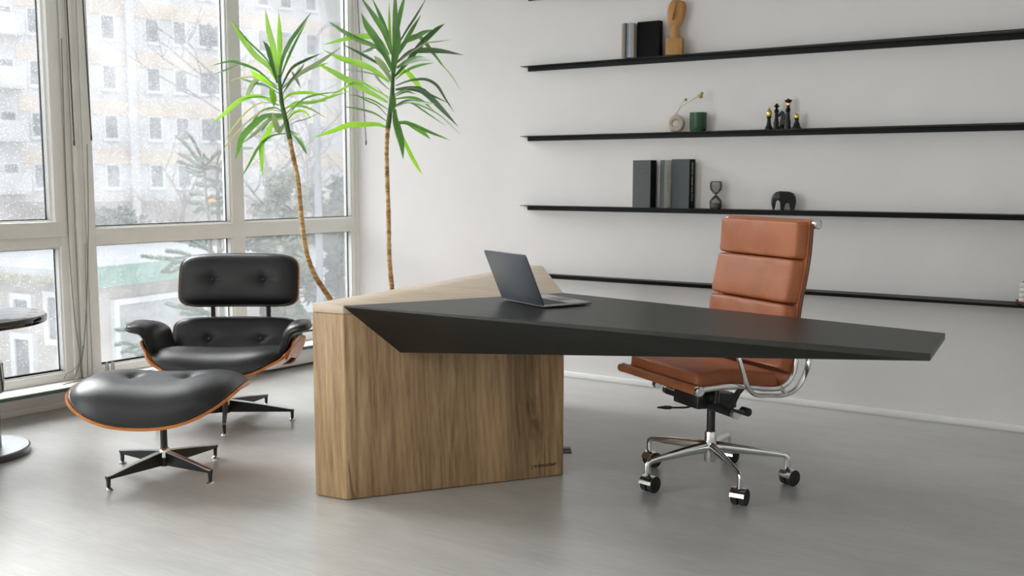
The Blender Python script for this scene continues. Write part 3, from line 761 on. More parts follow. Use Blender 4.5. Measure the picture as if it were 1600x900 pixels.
# ================================================================== LAPTOP
LT = thing('laptop', 'open dark grey laptop seen from behind on the stone desk top', 'laptop', (-2.158, 3.33, TZ+.001), R(-25.9))
Wl, Dl, Hl = .304, .218, .0075
b = MB(); b.mm((0, .0, .0035), (Wl, Dl, .0035+Hl), bev=.0026, ); LB_ = b.build('base', 'deck', LT)
k = MB()
for r_ in range(6):
    ncol = 14 if r_ < 5 else 8
    for c_ in range(ncol):
        wd = (Wl-.036)/14; x0 = .018+c_*wd
        if r_ == 5:
            ww = [.8, .8, .8, 1.2, 5.2, 1.2, .9, 2.3]; x0 = .018+sum(ww[:c_])*(Wl-.036)/13.2; wd = ww[c_]*(Wl-.036)/13.2
        hh = .0165 if r_ else .009; y0 = .020+(0 if r_ == 0 else .0105+(r_-1)*.0185)
        k.box((x0+wd/2, y0+hh/2, .0035+Hl+.0006), (wd-.0025, hh-.0022, .0012), bev=.0004, seg=1)
k.build('keyboard', 'keys', LB_)
MB().mm((.098, .135, .0035+Hl-.0006), (.206, .208, .0035+Hl+.0003), bev=.0002).build('trackpad', 'space', LB_)
for x in (.03, Wl-.03):
    for y in (.02, Dl-.02): MB().lathe([(.006, 0), (.006, .004)], 14, (x, y, -.0005)).build('foot', 'blackplastic', LB_)
MB().tube([(.03, .004, .0095), (Wl-.03, .004, .0095)], .0048, 12).build('hinge', 'blackplastic', LT)
tilt = math.atan2(.085, .195); Ld = .213
Rm = Matrix.Rotation(tilt, 3, 'X')
lid = MB()
poly = []
rc = .011
for cx_, cz_, a0 in ((Wl-rc, Ld-rc, 0), (rc, Ld-rc, 90)):
    for i in range(7): a = R(a0+i*15); poly.append((cx_+rc*math.cos(a), cz_+rc*math.sin(a)))
poly += [(0.004*0, 0.004), (.004, 0), (Wl-.004, 0), (Wl, .004)]
vs = [Rm @ Vector((x, 0, z))+Vector((0, .002, .010)) for x, z in poly]+[Rm @ Vector((x, -.0048, z))+Vector((0, .002, .010)) for x, z in poly]
n = len(poly); lid.add(vs, [tuple(range(n)), tuple(range(n, 2*n))[::-1]]+[(i, i+n, (i+1) % n+n, (i+1) % n) for i in range(n)])
LD = lid.build('lid', 'space', LT, smooth=True, angle=50, bevel=.0008)
s_ = MB(); s_.add([Rm @ Vector((x, .0006, z))+Vector((0, .002, .010)) for x, z in ((.005, .012), (Wl-.005, .012), (Wl-.005, Ld-.005), (.005, Ld-.005))]+[Rm @ Vector((x, -.001, z))+Vector((0, .002, .010)) for x, z in ((.005, .012), (Wl-.005, .012), (Wl-.005, Ld-.005), (.005, Ld-.005))],
       [(0, 1, 2, 3), (4, 7, 6, 5), (0, 4, 5, 1), (1, 5, 6, 2), (2, 6, 7, 3), (3, 7, 4, 0)]); s_.build('screen', 'screen', LD, smooth=False)

# ================================================================== STAR BASES (lounge + footstool)
def star_leg(parent, ang, Rf, ztop, r0=.018, glide=True):
    """one cast leg: tapering blade with a polished top edge, turned-down foot and glide"""
    d = Vector((math.cos(ang), math.sin(ang), 0)); s = Vector((-d.y, d.x, 0))
    def sec(r, zb, zt, w): c = d*r; return [c-s*w*.62+Vector((0, 0, zb)), c+s*w*.62+Vector((0, 0, zb)), c+s*w+Vector((0, 0, zt)), c-s*w+Vector((0, 0, zt))]
    secs = [sec(.010, .040, ztop, .013), sec(.04, .040, ztop-.002, .013), sec(Rf*.55, .043, .5*(ztop+.058)+.002, .0115), sec(Rf-.006, .046, .060, .0100), sec(Rf+.009, .047, .0595, .0095)]
    m = MB(); vs = [v for q in secs for v in q]; fs = []
    for i in range(len(secs)-1):
        for k in range(4): fs.append((i*4+k, i*4+(k+1) % 4, (i+1)*4+(k+1) % 4, (i+1)*4+k))
    fs.append((3, 2, 1, 0)); o = (len(secs)-1)*4; fs.append((o, o+1, o+2, o+3)); m.add(vs, fs)
    m.tube([d*Rf+Vector((0, 0, .05)), d*Rf+Vector((0, 0, .012))], [.0095, .0075], 12)
    L = m.build('leg', 'blackmetal', parent, angle=30)
    t = MB(); vs = []; fs = []
    for q in secs:
        a, b_ = q[2], q[3]; up = Vector((0, 0, .0022)); vs += [a, b_, b_*.985+a*.015+up, a*.985+b_*.015+up]
    for i in range(len(secs)-1):
        for k in range(4): fs.append((i*4+k, i*4+(k+1) % 4, (i+1)*4+(k+1) % 4, (i+1)*4+k))
    fs.append((3, 2, 1, 0)); fs.append((o, o+1, o+2, o+3)); t.add(vs, fs); t.build('polished_edge', 'alu', L, angle=30)
    MB().lathe([(0, 0), (.0155, 0), (.0165, .004), (.012, .009), (.006, .013), (0, .013)], 20, d*Rf).build('glide', 'chrome', L)

# ---------------- footstool
OT = thing('footstool', 'black leather footstool with plywood shell in front of the matching armchair', 'footstool', (-3.468, 2.709, 0), R(32))
def otto_fn(p, q):
    x = .345*p; y = .268*q
    z = .262+.105*abs(p)**2.3+.018*(1-q*q)
    return (x, y, z)
pillow(MB(), otto_fn, .104, .004, sq=3.4, k=4.5, m=2.0, crown=.042, tufts=((-.42, -.02, .034, .16, 1.2), (.42, -.02, .034, .16, 1.2)), off=.006).build('cushion', 'blackleather', OT, angle=70)
OC = OT.children[0]
MB().tube(rimcurve(otto_fn, 3.4, .995, .008), .0042, 8, closed=True).build('piping', 'piping', OC)
for px_ in (-.42, .42):
    P, Nn = sheetN(otto_fn, px_, -.02); MB().ell((0, 0, 0), (.011, .011, .006)).build('button', 'blackbutton', OC).location = P+Nn*.112
shellmesh(MB(), otto_fn, .004, .0125, sq=3.4, scale=1.02).build('plywood_shell', 'ply', OT, angle=50)
MB().tube([(0, 0, .09), (0, 0, .262)], .0145, 20).build('column', 'blackmetal', OT)
MB().lathe([(0, .075), (.0245, .075), (.0245, .102), (.020, .112), (.0155, .116), (0, .116)], 28).build('collar', 'chrome', OT)
MB().lathe([(0, .036), (.020, .036), (.0225, .05), (.0225, .10), (0, .102)], 24).build('hub', 'blackmetal', OT)
MB().lathe([(0, .262), (.06, .262), (.06, .256), (.02, .250), (.0, .25)], 24).build('mounting_plate', 'blackmetal', OT)
for k_ in range(4): star_leg(OT, R(-179.03-32+90*k_), .2775, .098)

# ---------------- lounge chair
LA = 35.0; LX = .020
LG = thing('lounge_chair', 'black leather lounge armchair with curved plywood shells by the window', 'armchair', (-4.0, 3.52, 0), R(LA))
def seat_fn(p, q):
    y = -.085+.275*q; x = (.345+.012*q)*p+LX
    z = .262-.075*(q+1)*.5+.035
    z += .105*abs(p)**2.6 - .022*max(0, -q-.35)**1.6 + .02*max(0, q-.6)
    return (x, y, z)
def seatshell_fn(p, q):
    x, y, z = seat_fn(p, q); e = max(0, abs(p)-.80)/.2; yy = max(0, 1-((y+.0)/.27)**2)
    return (x+math.copysign(.012*e, p), y, z+.055*e*yy)
pillow(MB(), seat_fn, .092, .004, sq=3.6, k=4.2, m=2.0, crown=.034, off=.008).build('seat_cushion', 'blackleather', LG, angle=70)
SCU = LG.children[0]
MB().tube(rimcurve(seat_fn, 3.6, .992, .008), .0042, 8, closed=True).build('piping', 'piping', SCU)
shellmesh(MB(), seatshell_fn, .002, .0125, sq=3.8, scale=1.02).build('seat_shell', 'ply', LG, angle=50)
def arm_fn(sg):
    def f(p, q):
        # q: inner bottom (-1) to outer tip (1); p: front (-1) to back (1)
        T = [(-1, .300, .350), (-.45, .336, .425), (.0, .352, .472), (.38, .380, .500), (1, .452, .512)]
        for (a, xa, za), (b, xb, zb) in zip(T, T[1:]):
            if q <= b+1e-9: break
        i = T.index((a, xa, za)); t = (q-a)/(b-a); t = max(-.2, min(1.2, t))
        xm = lambda k: T[max(0, min(len(T)-1, k))]
        q0, q1, q2, q3 = xm(i-1), xm(i), xm(i+1), xm(i+2)
        cm = lambda v0, v1, v2, v3: .5*((2*v1)+(v2-v0)*t+(2*v0-5*v1+4*v2-v3)*t*t+(3*v1-v0-3*v2+v3)*t**3)
        x = cm(q0[1], q1[1], q2[1], q3[1]); z = cm(q0[2], q1[2], q2[2], q3[2])
        y = -.045+.200*p-.02*q
        bk = max(0, (p+.25)/1.25); x -= .040*bk*max(0, q+.2); z -= .052*bk**1.3
        return (sg*x+LX, y, z)
    return f
for sg in (-1, 1):
    f = arm_fn(sg)
    s1, s2 = (.036, .024) if sg < 0 else (.024, .036)
    pillow(MB(), f, s1, s2, sq=4.5, k=5, m=2.2).build('armrest', 'blackleather', LG, angle=70)
    def g(p, q, f=f): return f(p*.93, -1+(q+1)*.46)
    shellmesh(MB(), g, (-.025 if sg < 0 else .035), .010, sq=4.5, scale=.97).build('arm_shell', 'ply', LG, angle=50)
    MB().tube(rimcurve(f, 4.5, 1.0, 0), .0036, 8, closed=True).build('piping', 'piping', [c for c in LG.children if c.name.startswith('armrest')][-1])
def back_fn(p, q):
    x = (.328+.006*q)*p+LX*.8; t = (q+1)/2
    y = .165+.135*t-.055*p*p; z = .262+.232*t+.0*abs(p)
    return (x, y, z)
def head_fn(p, q):
    x = .316*p+LX+.004; t = (q+1)/2
    y = .275+.080*t-.032*p*p-.012*math.sin(t*math.pi); z = .560+.278*t-.006*abs(p)**3*(1 if q < 0 else 1)
    return (x, y, z)
def flip(fn): return lambda p, q: fn(p, q)
TF = ((-.44, -.04, .026, .17, 1.4), (.44, -.04, .026, .17, 1.4))
pillow(MB(), back_fn, .062, .004, sq=7, k=4.5, m=2.0, tufts=TF, off=.006, N=52).build('back_cushion', 'blackleather', LG, angle=70)
BC = [c for c in LG.children if c.name.startswith('back_cushion')][0]
pillow(MB(), head_fn, .060, .004, sq=5.6, k=4.5, m=2.0, tufts=((-.44, -.02, .026, .19, 1.3), (.44, -.02, .026, .19, 1.3)), off=.006, N=52).build('headrest', 'blackleather', LG, angle=70)
HC = [c for c in LG.children if c.name.startswith('headrest')][0]
for par, fn, q_, h_, s_q in ((BC, back_fn, -.04, .048, 7), (HC, head_fn, -.02, .046, 5.6)):
    MB().tube(rimcurve(fn, s_q, .995, .008), .0040, 8, closed=True).build('piping', 'piping', par)
    for px_ in (-.44, .44):
        P, Nn = sheetN(fn, px_, q_); MB().ell((0, 0, 0), (.0115, .006, .0115), rot=Matrix.Rotation(R(-25), 3, 'X')).build('button', 'blackbutton', par).location = P+Nn*h_
shellmesh(MB(), back_fn, .003, .012, sq=7, scale=1.02).build('back_shell', 'ply', LG, angle=50)
shellmesh(MB(), head_fn, .003, .012, sq=5.6, scale=1.022).build('headrest_shell', 'ply', LG, angle=50)
for sg in (-1, 1):
    x = .150*sg+LX
    m = MB()
    for a, b_ in (((x, .268, .36), (x, .318, .47)), ((x, .318, .47), (x, .315, .60)), ((x, .315, .60), (x, .350, .72))):
        a = Vector(a); b_ = Vector(b_); d = b_-a; rot = Vector((0, 0, 1)).rotation_difference(d.normalized()).to_matrix(); m.box((a+b_)/2, (.024, .007, d.length+.006), rot, .002)
    m.build('brace', 'blackmetal', LG)
m = MB(); m.box((0, .03, .228), (.16, .24, .018), Matrix.Rotation(R(-9), 3, 'X'), .004); m.box((.0, -.05, .246), (.30, .03, .010), None, .003); m.box((0, .11, .222), (.30, .03, .010), None, .003); m.build('seat_mount', 'blackmetal', LG)
MB().tube([(0, 0, .09), (0, 0, .222)], .018, 20).build('column', 'blackmetal', LG)
MB().lathe([(0, .080), (.028, .080), (.028, .106), (.022, .116), (0, .118)], 28).build('collar', 'chrome', LG)
MB().lathe([(0, .036), (.022, .036), (.025, .05), (.025, .104), (0, .106)], 24).build('hub', 'blackmetal', LG)
for k_ in range(5): star_leg(LG, R(28.84-LA+72*k_), .3506, .104)

# ================================================================== TASK CHAIR
TCx = thing('office_chair', 'high back cognac leather office chair on chrome five star castor base behind the desk', 'office chair', (-1.470, 3.851, 0), R(-32))
railpts = [(-.262, .458), (-.20, .462), (-.10, .462), (.0, .448), (.08, .436), (.135, .436), (.182, .462), (.208, .515), (.214, .60), (.218, .70), (.230, .78), (.250, .87), (.264, .96), (.270, 1.05), (.272, 1.085)]
rail = catmull([(0, y, z) for y, z in railpts], 6)
for sg in (-1, 1):
    lo = [p for p in rail if p.z < .60 and not (p.z > .60)]; hi = rail[len(lo)-1:]
    MB().tube([(sg*.262, p.y, p.z) for p in lo], .0105, 12, flat=.62).build('side_rail', 'chrome', TCx)
    MB().tube([(sg*.258, p.y, p.z) for p in hi], .0085, 12, flat=.7).build('leather_edge', 'tandark', TCx)
# leather sling
m = MB(); vs = []; NN = len(rail)
for i, p in enumerate(rail):
    t = (rail[min(i+1, NN-1)]-rail[max(i-1, 0)]).normalized(); nrm = Vector((0, -t.z, t.y))
    for k_, xx in enumerate((-.256, .256)): vs += [(xx, p.y+nrm.y*.009, p.z+nrm.z*.009), (xx, p.y+nrm.y*.001, p.z+nrm.z*.001)]
fs = []
for i in range(NN-1):
    a = i*4; b_ = a+4; fs += [(a, b_, b_+2, a+2), (a+1, a+3, b_+3, b_+1), (a, a+1, b_+1, b_), (a+2, b_+2, b_+3, a+3)]
fs += [(0, 2, 3, 1), ((NN-1)*4, (NN-1)*4+1, (NN-1)*4+3, (NN-1)*4+2)]
m.add(vs, fs); m.build('leather_sling', 'tan', TCx, angle=40)
# helper: position along the profile by fraction of length, with the inward normal
cum = [0]
for a, b_ in zip(rail, rail[1:]): cum.append(cum[-1]+(b_-a).length)
def prof_at(s):
    s = max(0, min(cum[-1]-1e-6, s)); i = max(k for k in range(NN-1) if cum[k] <= s); t = (s-cum[i])/(cum[i+1]-cum[i])
    p = rail[i].lerp(rail[i+1], t); i0 = max(0, i-2); i1 = min(NN-1, i+3); tg = (rail[i1]-rail[i0]).normalized(); return p, Vector((0, -tg.z, tg.y))
def s_of(yz):
    return min(range(NN), key=lambda i: (rail[i].y-yz[0])**2+(rail[i].z-yz[1])**2)
def pad(s0, s1, th, name='back_pad', wdt=.249, k=7, m=2.3, sq=16, tufts=()):
    def fn(p, q):
        s = (s0+s1)/2+(s1-s0)/2*q; P, Nn = prof_at(s); P = P+Nn*.010; return (wdt*p, P.y, P.z)
    mb = MB(); top = []; N = 44
    # a soft box: vertical sides plus a domed face
    rows = []
    W = N+1; outer = []; inner = []
    for i in range(W):
        for j in range(W):
            a = -1+2*i/N; b_ = -1+2*j/N
            a = .35*a+.65*math.sin(a*math.pi/2); b_ = .35*b_+.65*math.sin(b_*math.pi/2)
            p, q = squircle(a, b_, sq); r = max(abs(a), abs(b_))
            s = (s0+s1)/2+(s1-s0)/2*q; P, Nn = prof_at(s)
            h = (max(0, 1-r**26))**(1/3.6); t = th*(.0+1.0*h)+.006*math.cos(p*1.5)*math.cos(q*1.5)*h
            t += .0014*math.sin(p*9+q*5)*h*math.exp(-((1-abs(q))/.25)**2)
            outer.append(Vector((wdt*p, P.y, P.z))+Nn*(.010+t)); inner.append(Vector((wdt*p, P.y, P.z))+Nn*.0095)
    fs = [(i*W+j, (i+1)*W+j, (i+1)*W+j+1, i*W+j+1) for i in range(N) for j in range(N)]
    o = W*W; fs += [tuple(x+o for x in f)[::-1] for f in fs]
    ring = [i*W for i in range(N)]+[N*W+j for j in range(N)]+[i*W+N for i in range(N, 0, -1)]+[j for j in range(N, 0, -1)]
    nr = len(ring); fs += [(ring[i], ring[i]+o, ring[(i+1) % nr]+o, ring[(i+1) % nr]) for i in range(nr)]
    mb.add(outer+inner, fs); return mb.build(name, 'tan', TCx, angle=60)
sb = lambda y, z: cum[s_of((y, z))]
sTop = cum[-1]+.0; s3 = sb(.258, .925); s2 = sb(.226, .757); s1 = sb(.214, .59)
pad(s3+.0008, sTop, .052); pad(s2+.0008, s3-.0008, .056); pad(s1+.0008, s2-.0008, .056); pad(sb(.182, .462)+.02, s1-.0008, .048)
pad(.014, sb(.15, .440)+.0, .052, 'seat_pad')
for s_ in (0.0, cum[-1]):
    P, Nn = prof_at(s_); c = Vector((0, P.y, P.z)); sl = 1 if s_ else 0
    if sl: c = c+Vector((0, .012, -.010))
    MB().tube([(-.268, c.y, c.z), (.268, c.y, c.z)], .0185, 20).build('roller', 'tan', TCx)
    for sg in (-1, 1):
        m = MB(); rot = Matrix.Rotation(R(90*sg), 3, 'Y')
        m.lathe([(0, 0), (.0195, 0), (.0205, .006), (.0195, .016), (.0150, .018), (.0142, .0155), (.0105, .0155), (.0098, .018), (.0055, .018), (.0045, .0158), (0, .0158)], 28, (sg*.262, c.y, c.z), rot=rot); m.build('end_cap', 'chrome', TCx)
# under-seat stretchers
for yy, zz in ((-.10, .452), (.07, .430)): MB().box((0, yy, zz), (.52, .045, .010), None, .004).build('stretcher', 'alu', TCx)
# arm loops
for sg in (-1, 1):
    loop = catmull([(sg*.288, -.098, .598), (sg*.290, -.092, .565), (sg*.292, -.076, .52), (sg*.292, -.052, .462), (sg*.290, -.015, .428), (sg*.288, .05, .418), (sg*.288, .13, .412), (sg*.288, .19, .432), (sg*.288, .232, .485), (sg*.288, .248, .54), (sg*.290, .236, .585), (sg*.292, .20, .610), (sg*.292, .10, .616), (sg*.292, -.04, .614), (sg*.290, -.085, .608)], 6)
    MB().tube(loop, .0085, 10, closed=True, flat=1.5).build('arm_loop', 'chrome', TCx)
    m = MB(); m.box((sg*.292, .05, .622), (.036, .25, .016), None, .006); m.build('arm_pad', 'tan', TCx)
    MB().tube([(sg*.262, .135, .438), (sg*.292, .135, .416)], .008, 10).build('arm_bracket', 'chrome', TCx)
# tilt mechanism
m = MB(); m.box((-.03, -.01, .352), (.17, .20, .062), Matrix.Rotation(R(-4), 3, 'X'), .008); m.box((-.03, -.05, .392), (.12, .11, .03), None, .006); m.build('tilt_housing', 'blackmetal', TCx)
MB().tube([(-.245, -.045, .345), (.205, -.045, .338)], .0185, 20).build('torsion_tube', 'blackmetal', TCx)
for sg, zz in ((-1, .345), (1, .338)):
    MB().tube([(-.245 if sg < 0 else .205, -.045, zz), (-.262 if sg < 0 else .225, -.045, zz)], .0198, 24).build('tube_cap', 'chrome', TCx)
MB().tube([(-.292, -.06, .366), (-.312, -.06, .366)], .0235, 24).build('tension_knob', 'chrome', TCx)
MB().tube([(-.30, -.05, .366), (-.20, -.045, .372), (-.10, -.045, .372)], .007, 10).build('knob_shaft', 'blackmetal', TCx)
MB().tube([(.225, -.02, .352), (.262, -.02, .352)], .0165, 20).build('side_knob', 'blackplastic', TCx)
for pts in (((.17, -.045, .345), (.235, -.05, .43), (.262, -.05, .452)), ((.085, -.045, .345), (.10, -.05, .40), (.11, -.06, .446)), ((-.2, -.045, .345), (-.235, -.05, .43), (-.262, -.05, .452)), ((-.12, -.045, .345), (-.15, -.06, .40), (-.16, -.07, .446))):
    MB().tube(pts, [.017, .013, .010], 10, flat=.7).build('strut', 'blackmetal', TCx)
lv = catmull([(-.03, -.06, .325), (-.07, -.075, .308), (-.13, -.09, .296), (-.20, -.10, .283)], 5)
LVR = MB().tube(lv, .0042, 8).build('height_lever', 'blackmetal', TCx)
MB().tube([(-.155, -.093, .291), (-.185, -.098, .286), (-.235, -.105, .276)], [.0075, .0085, .0035], 12).build('lever_grip', 'blackplastic', LVR)
MB().tube([(0, 0, .20), (0, 0, .335)], .0175, 24).build('column', 'blackmetal', TCx)
MB().lathe([(0, .090), (.0245, .090), (.0258, .096), (.0258, .17), (.0248, .212), (.023, .2165), (0, .2165)], 32).build('hub', 'chrome', TCx)
def castor(parent, d, ang2):
    """twin wheel castor under the arm end"""
    ax = Vector((math.cos(ang2), math.sin(ang2), 0)); fw = Vector((-ax.y, ax.x, 0)); c = d*.3116+fw*.016+Vector((0, 0, .0335))
    mt = Matrix((ax, fw, Vector((0, 0, 1)))).transposed(); rot = mt @ Matrix.Rotation(R(90), 3, 'Y')
    L = MB(); L.tube([d*.3116+Vector((0, 0, .078)), d*.3116+Vector((0, 0, .050))], .0085, 12); CS = L.build('castor', 'blackmetal', parent)
    for sg in (-1, 1):
        w_ = MB(); w_.lathe([(0, -.0125), (.0305, -.0125), (.0330, -.0095), (.0330, .0095), (.0305, .0125), (.011, .014), (0, .014)], 28, c+ax*.0165*sg, rot=rot if sg > 0 else rot @ Matrix.Rotation(R(180), 3, 'X')); w_.build('wheel', 'tyre', CS)
    # chrome hood over the upper half
    hd = MB(); vs = []; n = 16
    for k in range(n+1):
        th = R(-25)+k*R(200)/n
        for rr in (.0350, .0334):
            for xx in (-.032, .026): vs.append(c+ax*xx+(fw*math.cos(th)+Vector((0, 0, 1))*math.sin(th))*rr)
    fs = []
    for k in range(n):
        a = 4*k; b_ = a+4; fs += [(a, a+1, b_+1, b_), (a+2, b_+2, b_+3, a+3), (a, b_, b_+2, a+2), (a+1, a+3, b_+3, b_+1)]
    fs += [(0, 2, 3, 1), (4*n, 4*n+1, 4*n+3, 4*n+2)]; hd.add(vs, fs); hd.build('castor_hood', 'chrome', CS)
axw = R(-14+32)
for k_ in range(5):
    aa = R(-120.18+32+72*k_); d = Vector((math.cos(aa), math.sin(aa), 0))
    pts = [d*.015+Vector((0, 0, .150)), d*.10+Vector((0, 0, .146)), d*.20+Vector((0, 0, .138)), d*.285+Vector((0, 0, .1285)), d*.303+Vector((0, 0, .124)), d*.3115+Vector((0, 0, .113)), d*.3125+Vector((0, 0, .095)), d*.3116+Vector((0, 0, .070))]
    m = MB(); m.tube(catmull(pts, 5), [.0]*0 or [ (.0255-(.0255-.0125)*min(1, i/15)) for i in range(len(catmull(pts, 5)))], 14, flat=.55 if False else 1.0)
    # flatten sideways: scale across the arm
    s = Vector((-d.y, d.x, 0)); m.v = [tuple(Vector(v)-s*(Vector(v).dot(s)*.38)) for v in m.v]
    m.build('base_arm', 'chrome', TCx)
    castor(TCx, d, axw+R([0, 14, -10, 8, -18][k_]))

# ================================================================== SIDE TABLE (left edge)
tc_ = onZ(-46, 712, 0)
ST = thing('side_table', 'glossy black round side table cut by the left edge of the photo', 'side table', tc_)
MB().lathe([(0, 0), (.243, 0), (.247, .004), (.247, .030), (.243, .033), (0, .033)], 72).build('base_disc', 'gloss', ST)
MB().lathe([(0, .0331), (.240, .0331), (.240, .0345), (0, .0345)], 72).build('reflection_disc', 'alu', ST)  # pale disc added for the reflection on the black base top
zt = .637
MB().lathe([(0, zt-.040), (.325, zt-.040), (.340, zt-.034), (.343, zt-.012), (.337, zt-.001), (.330, zt), (0, zt)], 96).build('table_top', 'gloss', ST)
MB().lathe([(0, .285), (.148, .285), (.153, .290), (.153, .415), (.148, .420), (0, .420)], 64).build('drum', 'gloss', ST)
M['acryl'] = clear_glass('frosted acrylic', (.86, .87, .90, 1), .15, .45, (.93, .94, .96, 1))
MB().lathe([(.124, .034), (.128, .036), (.128, .286), (.120, .286), (.120, .034)], 48).build('clear_tube', 'acryl', ST)
MB().tube([(0, 0, .415), (0, 0, zt-.038)], .03, 24).build('column', 'gloss', ST)
# ================================================================== SHELVES
def SD(x): return .048+max(0, x+3.35)*.050
SHZ = [2.387, 1.953, 1.519, 1.083, .652]
names = ['topmost black wall shelf, cut by the upper edge of the photo', 'second black wall shelf from the top, carrying the slim magazines and carved head',
         'third black wall shelf from the top, carrying the vase and chess pieces', 'fourth black wall shelf from the top, carrying the three grey books and elephant',
         'lowest black wall shelf, passing behind the office chair']
for z, lab in zip(SHZ, names):
    t = thing('wall_shelf', lab, 'shelf', (-3.35, YB, z), 0, None)
    x0, x1 = 0, XR-.3+3.35
    m = MB(); q0, q1 = SD(-3.35), SD(XR-.3)
    m.prism([(x0-.028, -q0), (x1, -min(q1, .30)), (x1, -.001), (x0-.028, -.001)], -.004, 0); m.build('shelf_plate', 'shelf', t, smooth=False)
    m = MB(); m.mm((x0, -.006, -.031), (x1, -.001, -.004)); m.build('wall_flange', 'shelf', t, smooth=False)

def foot(x, y, si, d=None):
    """point on shelf si that shows at photo column x, set back from the shelf front"""
    Yv = YB-(d if d is not None else .055); p = onY(x, y, Yv); return Vector((p.x, Yv, SHZ[si]))
# ---- magazines and black book on the second shelf
cols = [(.46, .40, .34), (.34, .25, .17), (.05, .045, .04), (.22, .33, .50), (.52, .60, .68), (.50, .42, .36), (.40, .38, .36)]
labs = ['slim taupe magazine, leftmost on the second shelf from the top', 'slim brown magazine right of the taupe one on the second shelf', 'very slim black magazine between brown and blue ones on the second shelf',
        'slim blue magazine between the black and the pale blue ones on the second shelf', 'slim pale blue magazine in the row left of the black book', 'slim pink beige magazine with ragged edge next to the pale blue one', 'slim grey magazine touching the black book']
a = foot(978.5, 93, 1).x; b = foot(997.5, 93, 1).x; wdt = (b-a)/7
for k, c in enumerate(cols):
    M['mag%d' % k] = simple('magazine cover %d' % k, c+(1,), .5, noise=.05)
    t = thing('magazine', labs[k], 'magazine', (a+wdt*(k+.5), YB-.062, SHZ[1]), 0, 'slim magazines on the second shelf')
    hh = .192+.002*((k*5) % 3)
    m = MB(); m.mm((-wdt*.46, -.058, 0), (-wdt*.36, .055, hh)); m.mm((wdt*.36, -.058, 0), (wdt*.46, .055, hh)); m.mm((-wdt*.46, -.058, 0), (wdt*.46, -.0565, hh)); m.build('cover', 'mag%d' % k, t, smooth=False)
    m = MB(); m.mm((-wdt*.36, -.0565, .002), (wdt*.36, .053, hh-.002)); m.build('pages', 'base', t, smooth=False)
M['bookblack'] = simple('black book cloth', (.005, .005, .005, 1), .7, spec=.15, noise=.1, nscale=60, bump=.1)
M['pages'] = simple('book page block', (.62, .60, .54, 1), .8, noise=.08, nscale=120)
def book(name, lab, grp, org, rz, wd, dp, ht, mat, spine='front', spinemat=None, th=.003):
    """a standing book: local x = thickness or width, local y = depth; spine on the chosen side"""
    t = thing(name, lab, 'book', org, rz, grp)
    c = MB()
    if spine == 'right':   # broad cover faces front (-y), spine faces +x
        c.mm((-wd, 0, 0), (0, th, ht), bev=.0006); c.mm((-wd, dp-th, 0), (0, dp, ht), bev=.0006); c.build('cover', mat, t, smooth=False)
        MB().mm((-th, 0.0002, .0002), (.0004, dp-.0002, ht-.0002), bev=.0008).build('spine', spinemat or mat, t, smooth=False)
        MB().mm((-wd+.004, th, .003), (-th, dp-th, ht-.003)).build('pages', 'pages', t, smooth=False)
    return t
p = foot(1033, 91, 1)
book('book', 'black hardback standing face out between the magazines and the carved head', None, Vector((p.x, YB-.085, SHZ[1])), 0, .140, .045, .200, 'bookblack', 'right')
# ---- carved head
p = foot(1054, 87, 1, .065)
t = thing('carved_head', 'carved wooden head sculpture with long nose on a cube plinth, second shelf', 'sculpture', p, R(16))
MB().box((0, 0, .0465), (.093, .085, .093), None, .003).build('plinth', 'limewood', t)
MB().lathe([(0, .092), (.028, .093), (.026, .115), (.025, .15), (.024, .165)], 32).build('neck', 'limewood', t)
hb = MB(); vs = []; NU, NV = 36, 28
tilt_ = Matrix.Rotation(R(9), 3, 'Y')
for j in range(NV+1):
    v = j/NV; z = -.085+.17*v
    ph = math.asin(max(-1, min(1, 2*v-1)));
    base_w = math.cos(ph)**.60 if 0 < v < 1 else 0.0
    wx = (.040+.022*v)*base_w; wy = (.032+.008*v)*base_w
    for i in range(NU):
        th = 2*math.pi*i/NU; x = wx*math.cos(th); y = wy*math.sin(th)*(.75 if math.sin(th) < 0 else 1.05)
        if math.sin(th) < 0: y = max(y, -.75*wy*.92)
        q = tilt_ @ Vector((x, y, z)); vs.append(q+Vector((.004, 0, .224)))
fs = [(j*NU+i, j*NU+(i+1) % NU, (j+1)*NU+(i+1) % NU, (j+1)*NU+i) for j in range(NV) for i in range(NU)]
hb.add(vs, fs); HD = hb.build('head', 'limewood', t, angle=60)
ns = MB(); nv = [Vector(v) for v in [(-.003, -.020, .058), (.003, -.020, .058), (-.011, -.020, -.035), (.011, -.020, -.035), (0, -.028, .055), (0, -.056, -.028), (0, -.020, -.040)]]
ns.add([tilt_ @ v+Vector((-.004, .0, .232)) for v in nv], [(0, 4, 5, 2), (4, 1, 3, 5), (2, 5, 6), (5, 3, 6), (0, 1, 4), (0, 2, 6, 3, 1)]); ns.build('nose', 'limewood', HD, angle=20)

# ---- ring vase with dried flowers, green tumbler
p = foot(1056, 207, 2, .06)
t = thing('ring_vase', 'beige ceramic ring shaped vase, third shelf', 'vase', p, R(20))
m = MB(); ringp = [(math.cos(a)*.0345, 0, .0485+math.sin(a)*.0345) for a in [2*math.pi*i/40 for i in range(40)]]
m.tube(ringp, .0165, 18, closed=True, flat=1.25); m.build('ring', 'ceramic', t)
MB().lathe([(.0075, .088), (.0062, .098), (.0080, .108), (.0062, .1085), (.0048, .098), (.0045, .090)], 20).build('neck', 'ceramic', t)
t2 = thing('dried_flowers', 'dried stems with yellow ball flowers standing in the ring vase', 'dried flowers', p+Vector((0, 0, .10)))
M['stem'] = simple('dry stem', (.30, .25, .12, 1), .8, noise=.1); M['ball'] = simple('yellow ball flower', (.42, .33, .05, 1), .85, noise=.35, nscale=300, bump=.6, bscale=400)
Yp = p.y
def fp(x, y, o=0): q = onY(x, y, Yp+o); return Vector((q.x, Yp+o, q.z))
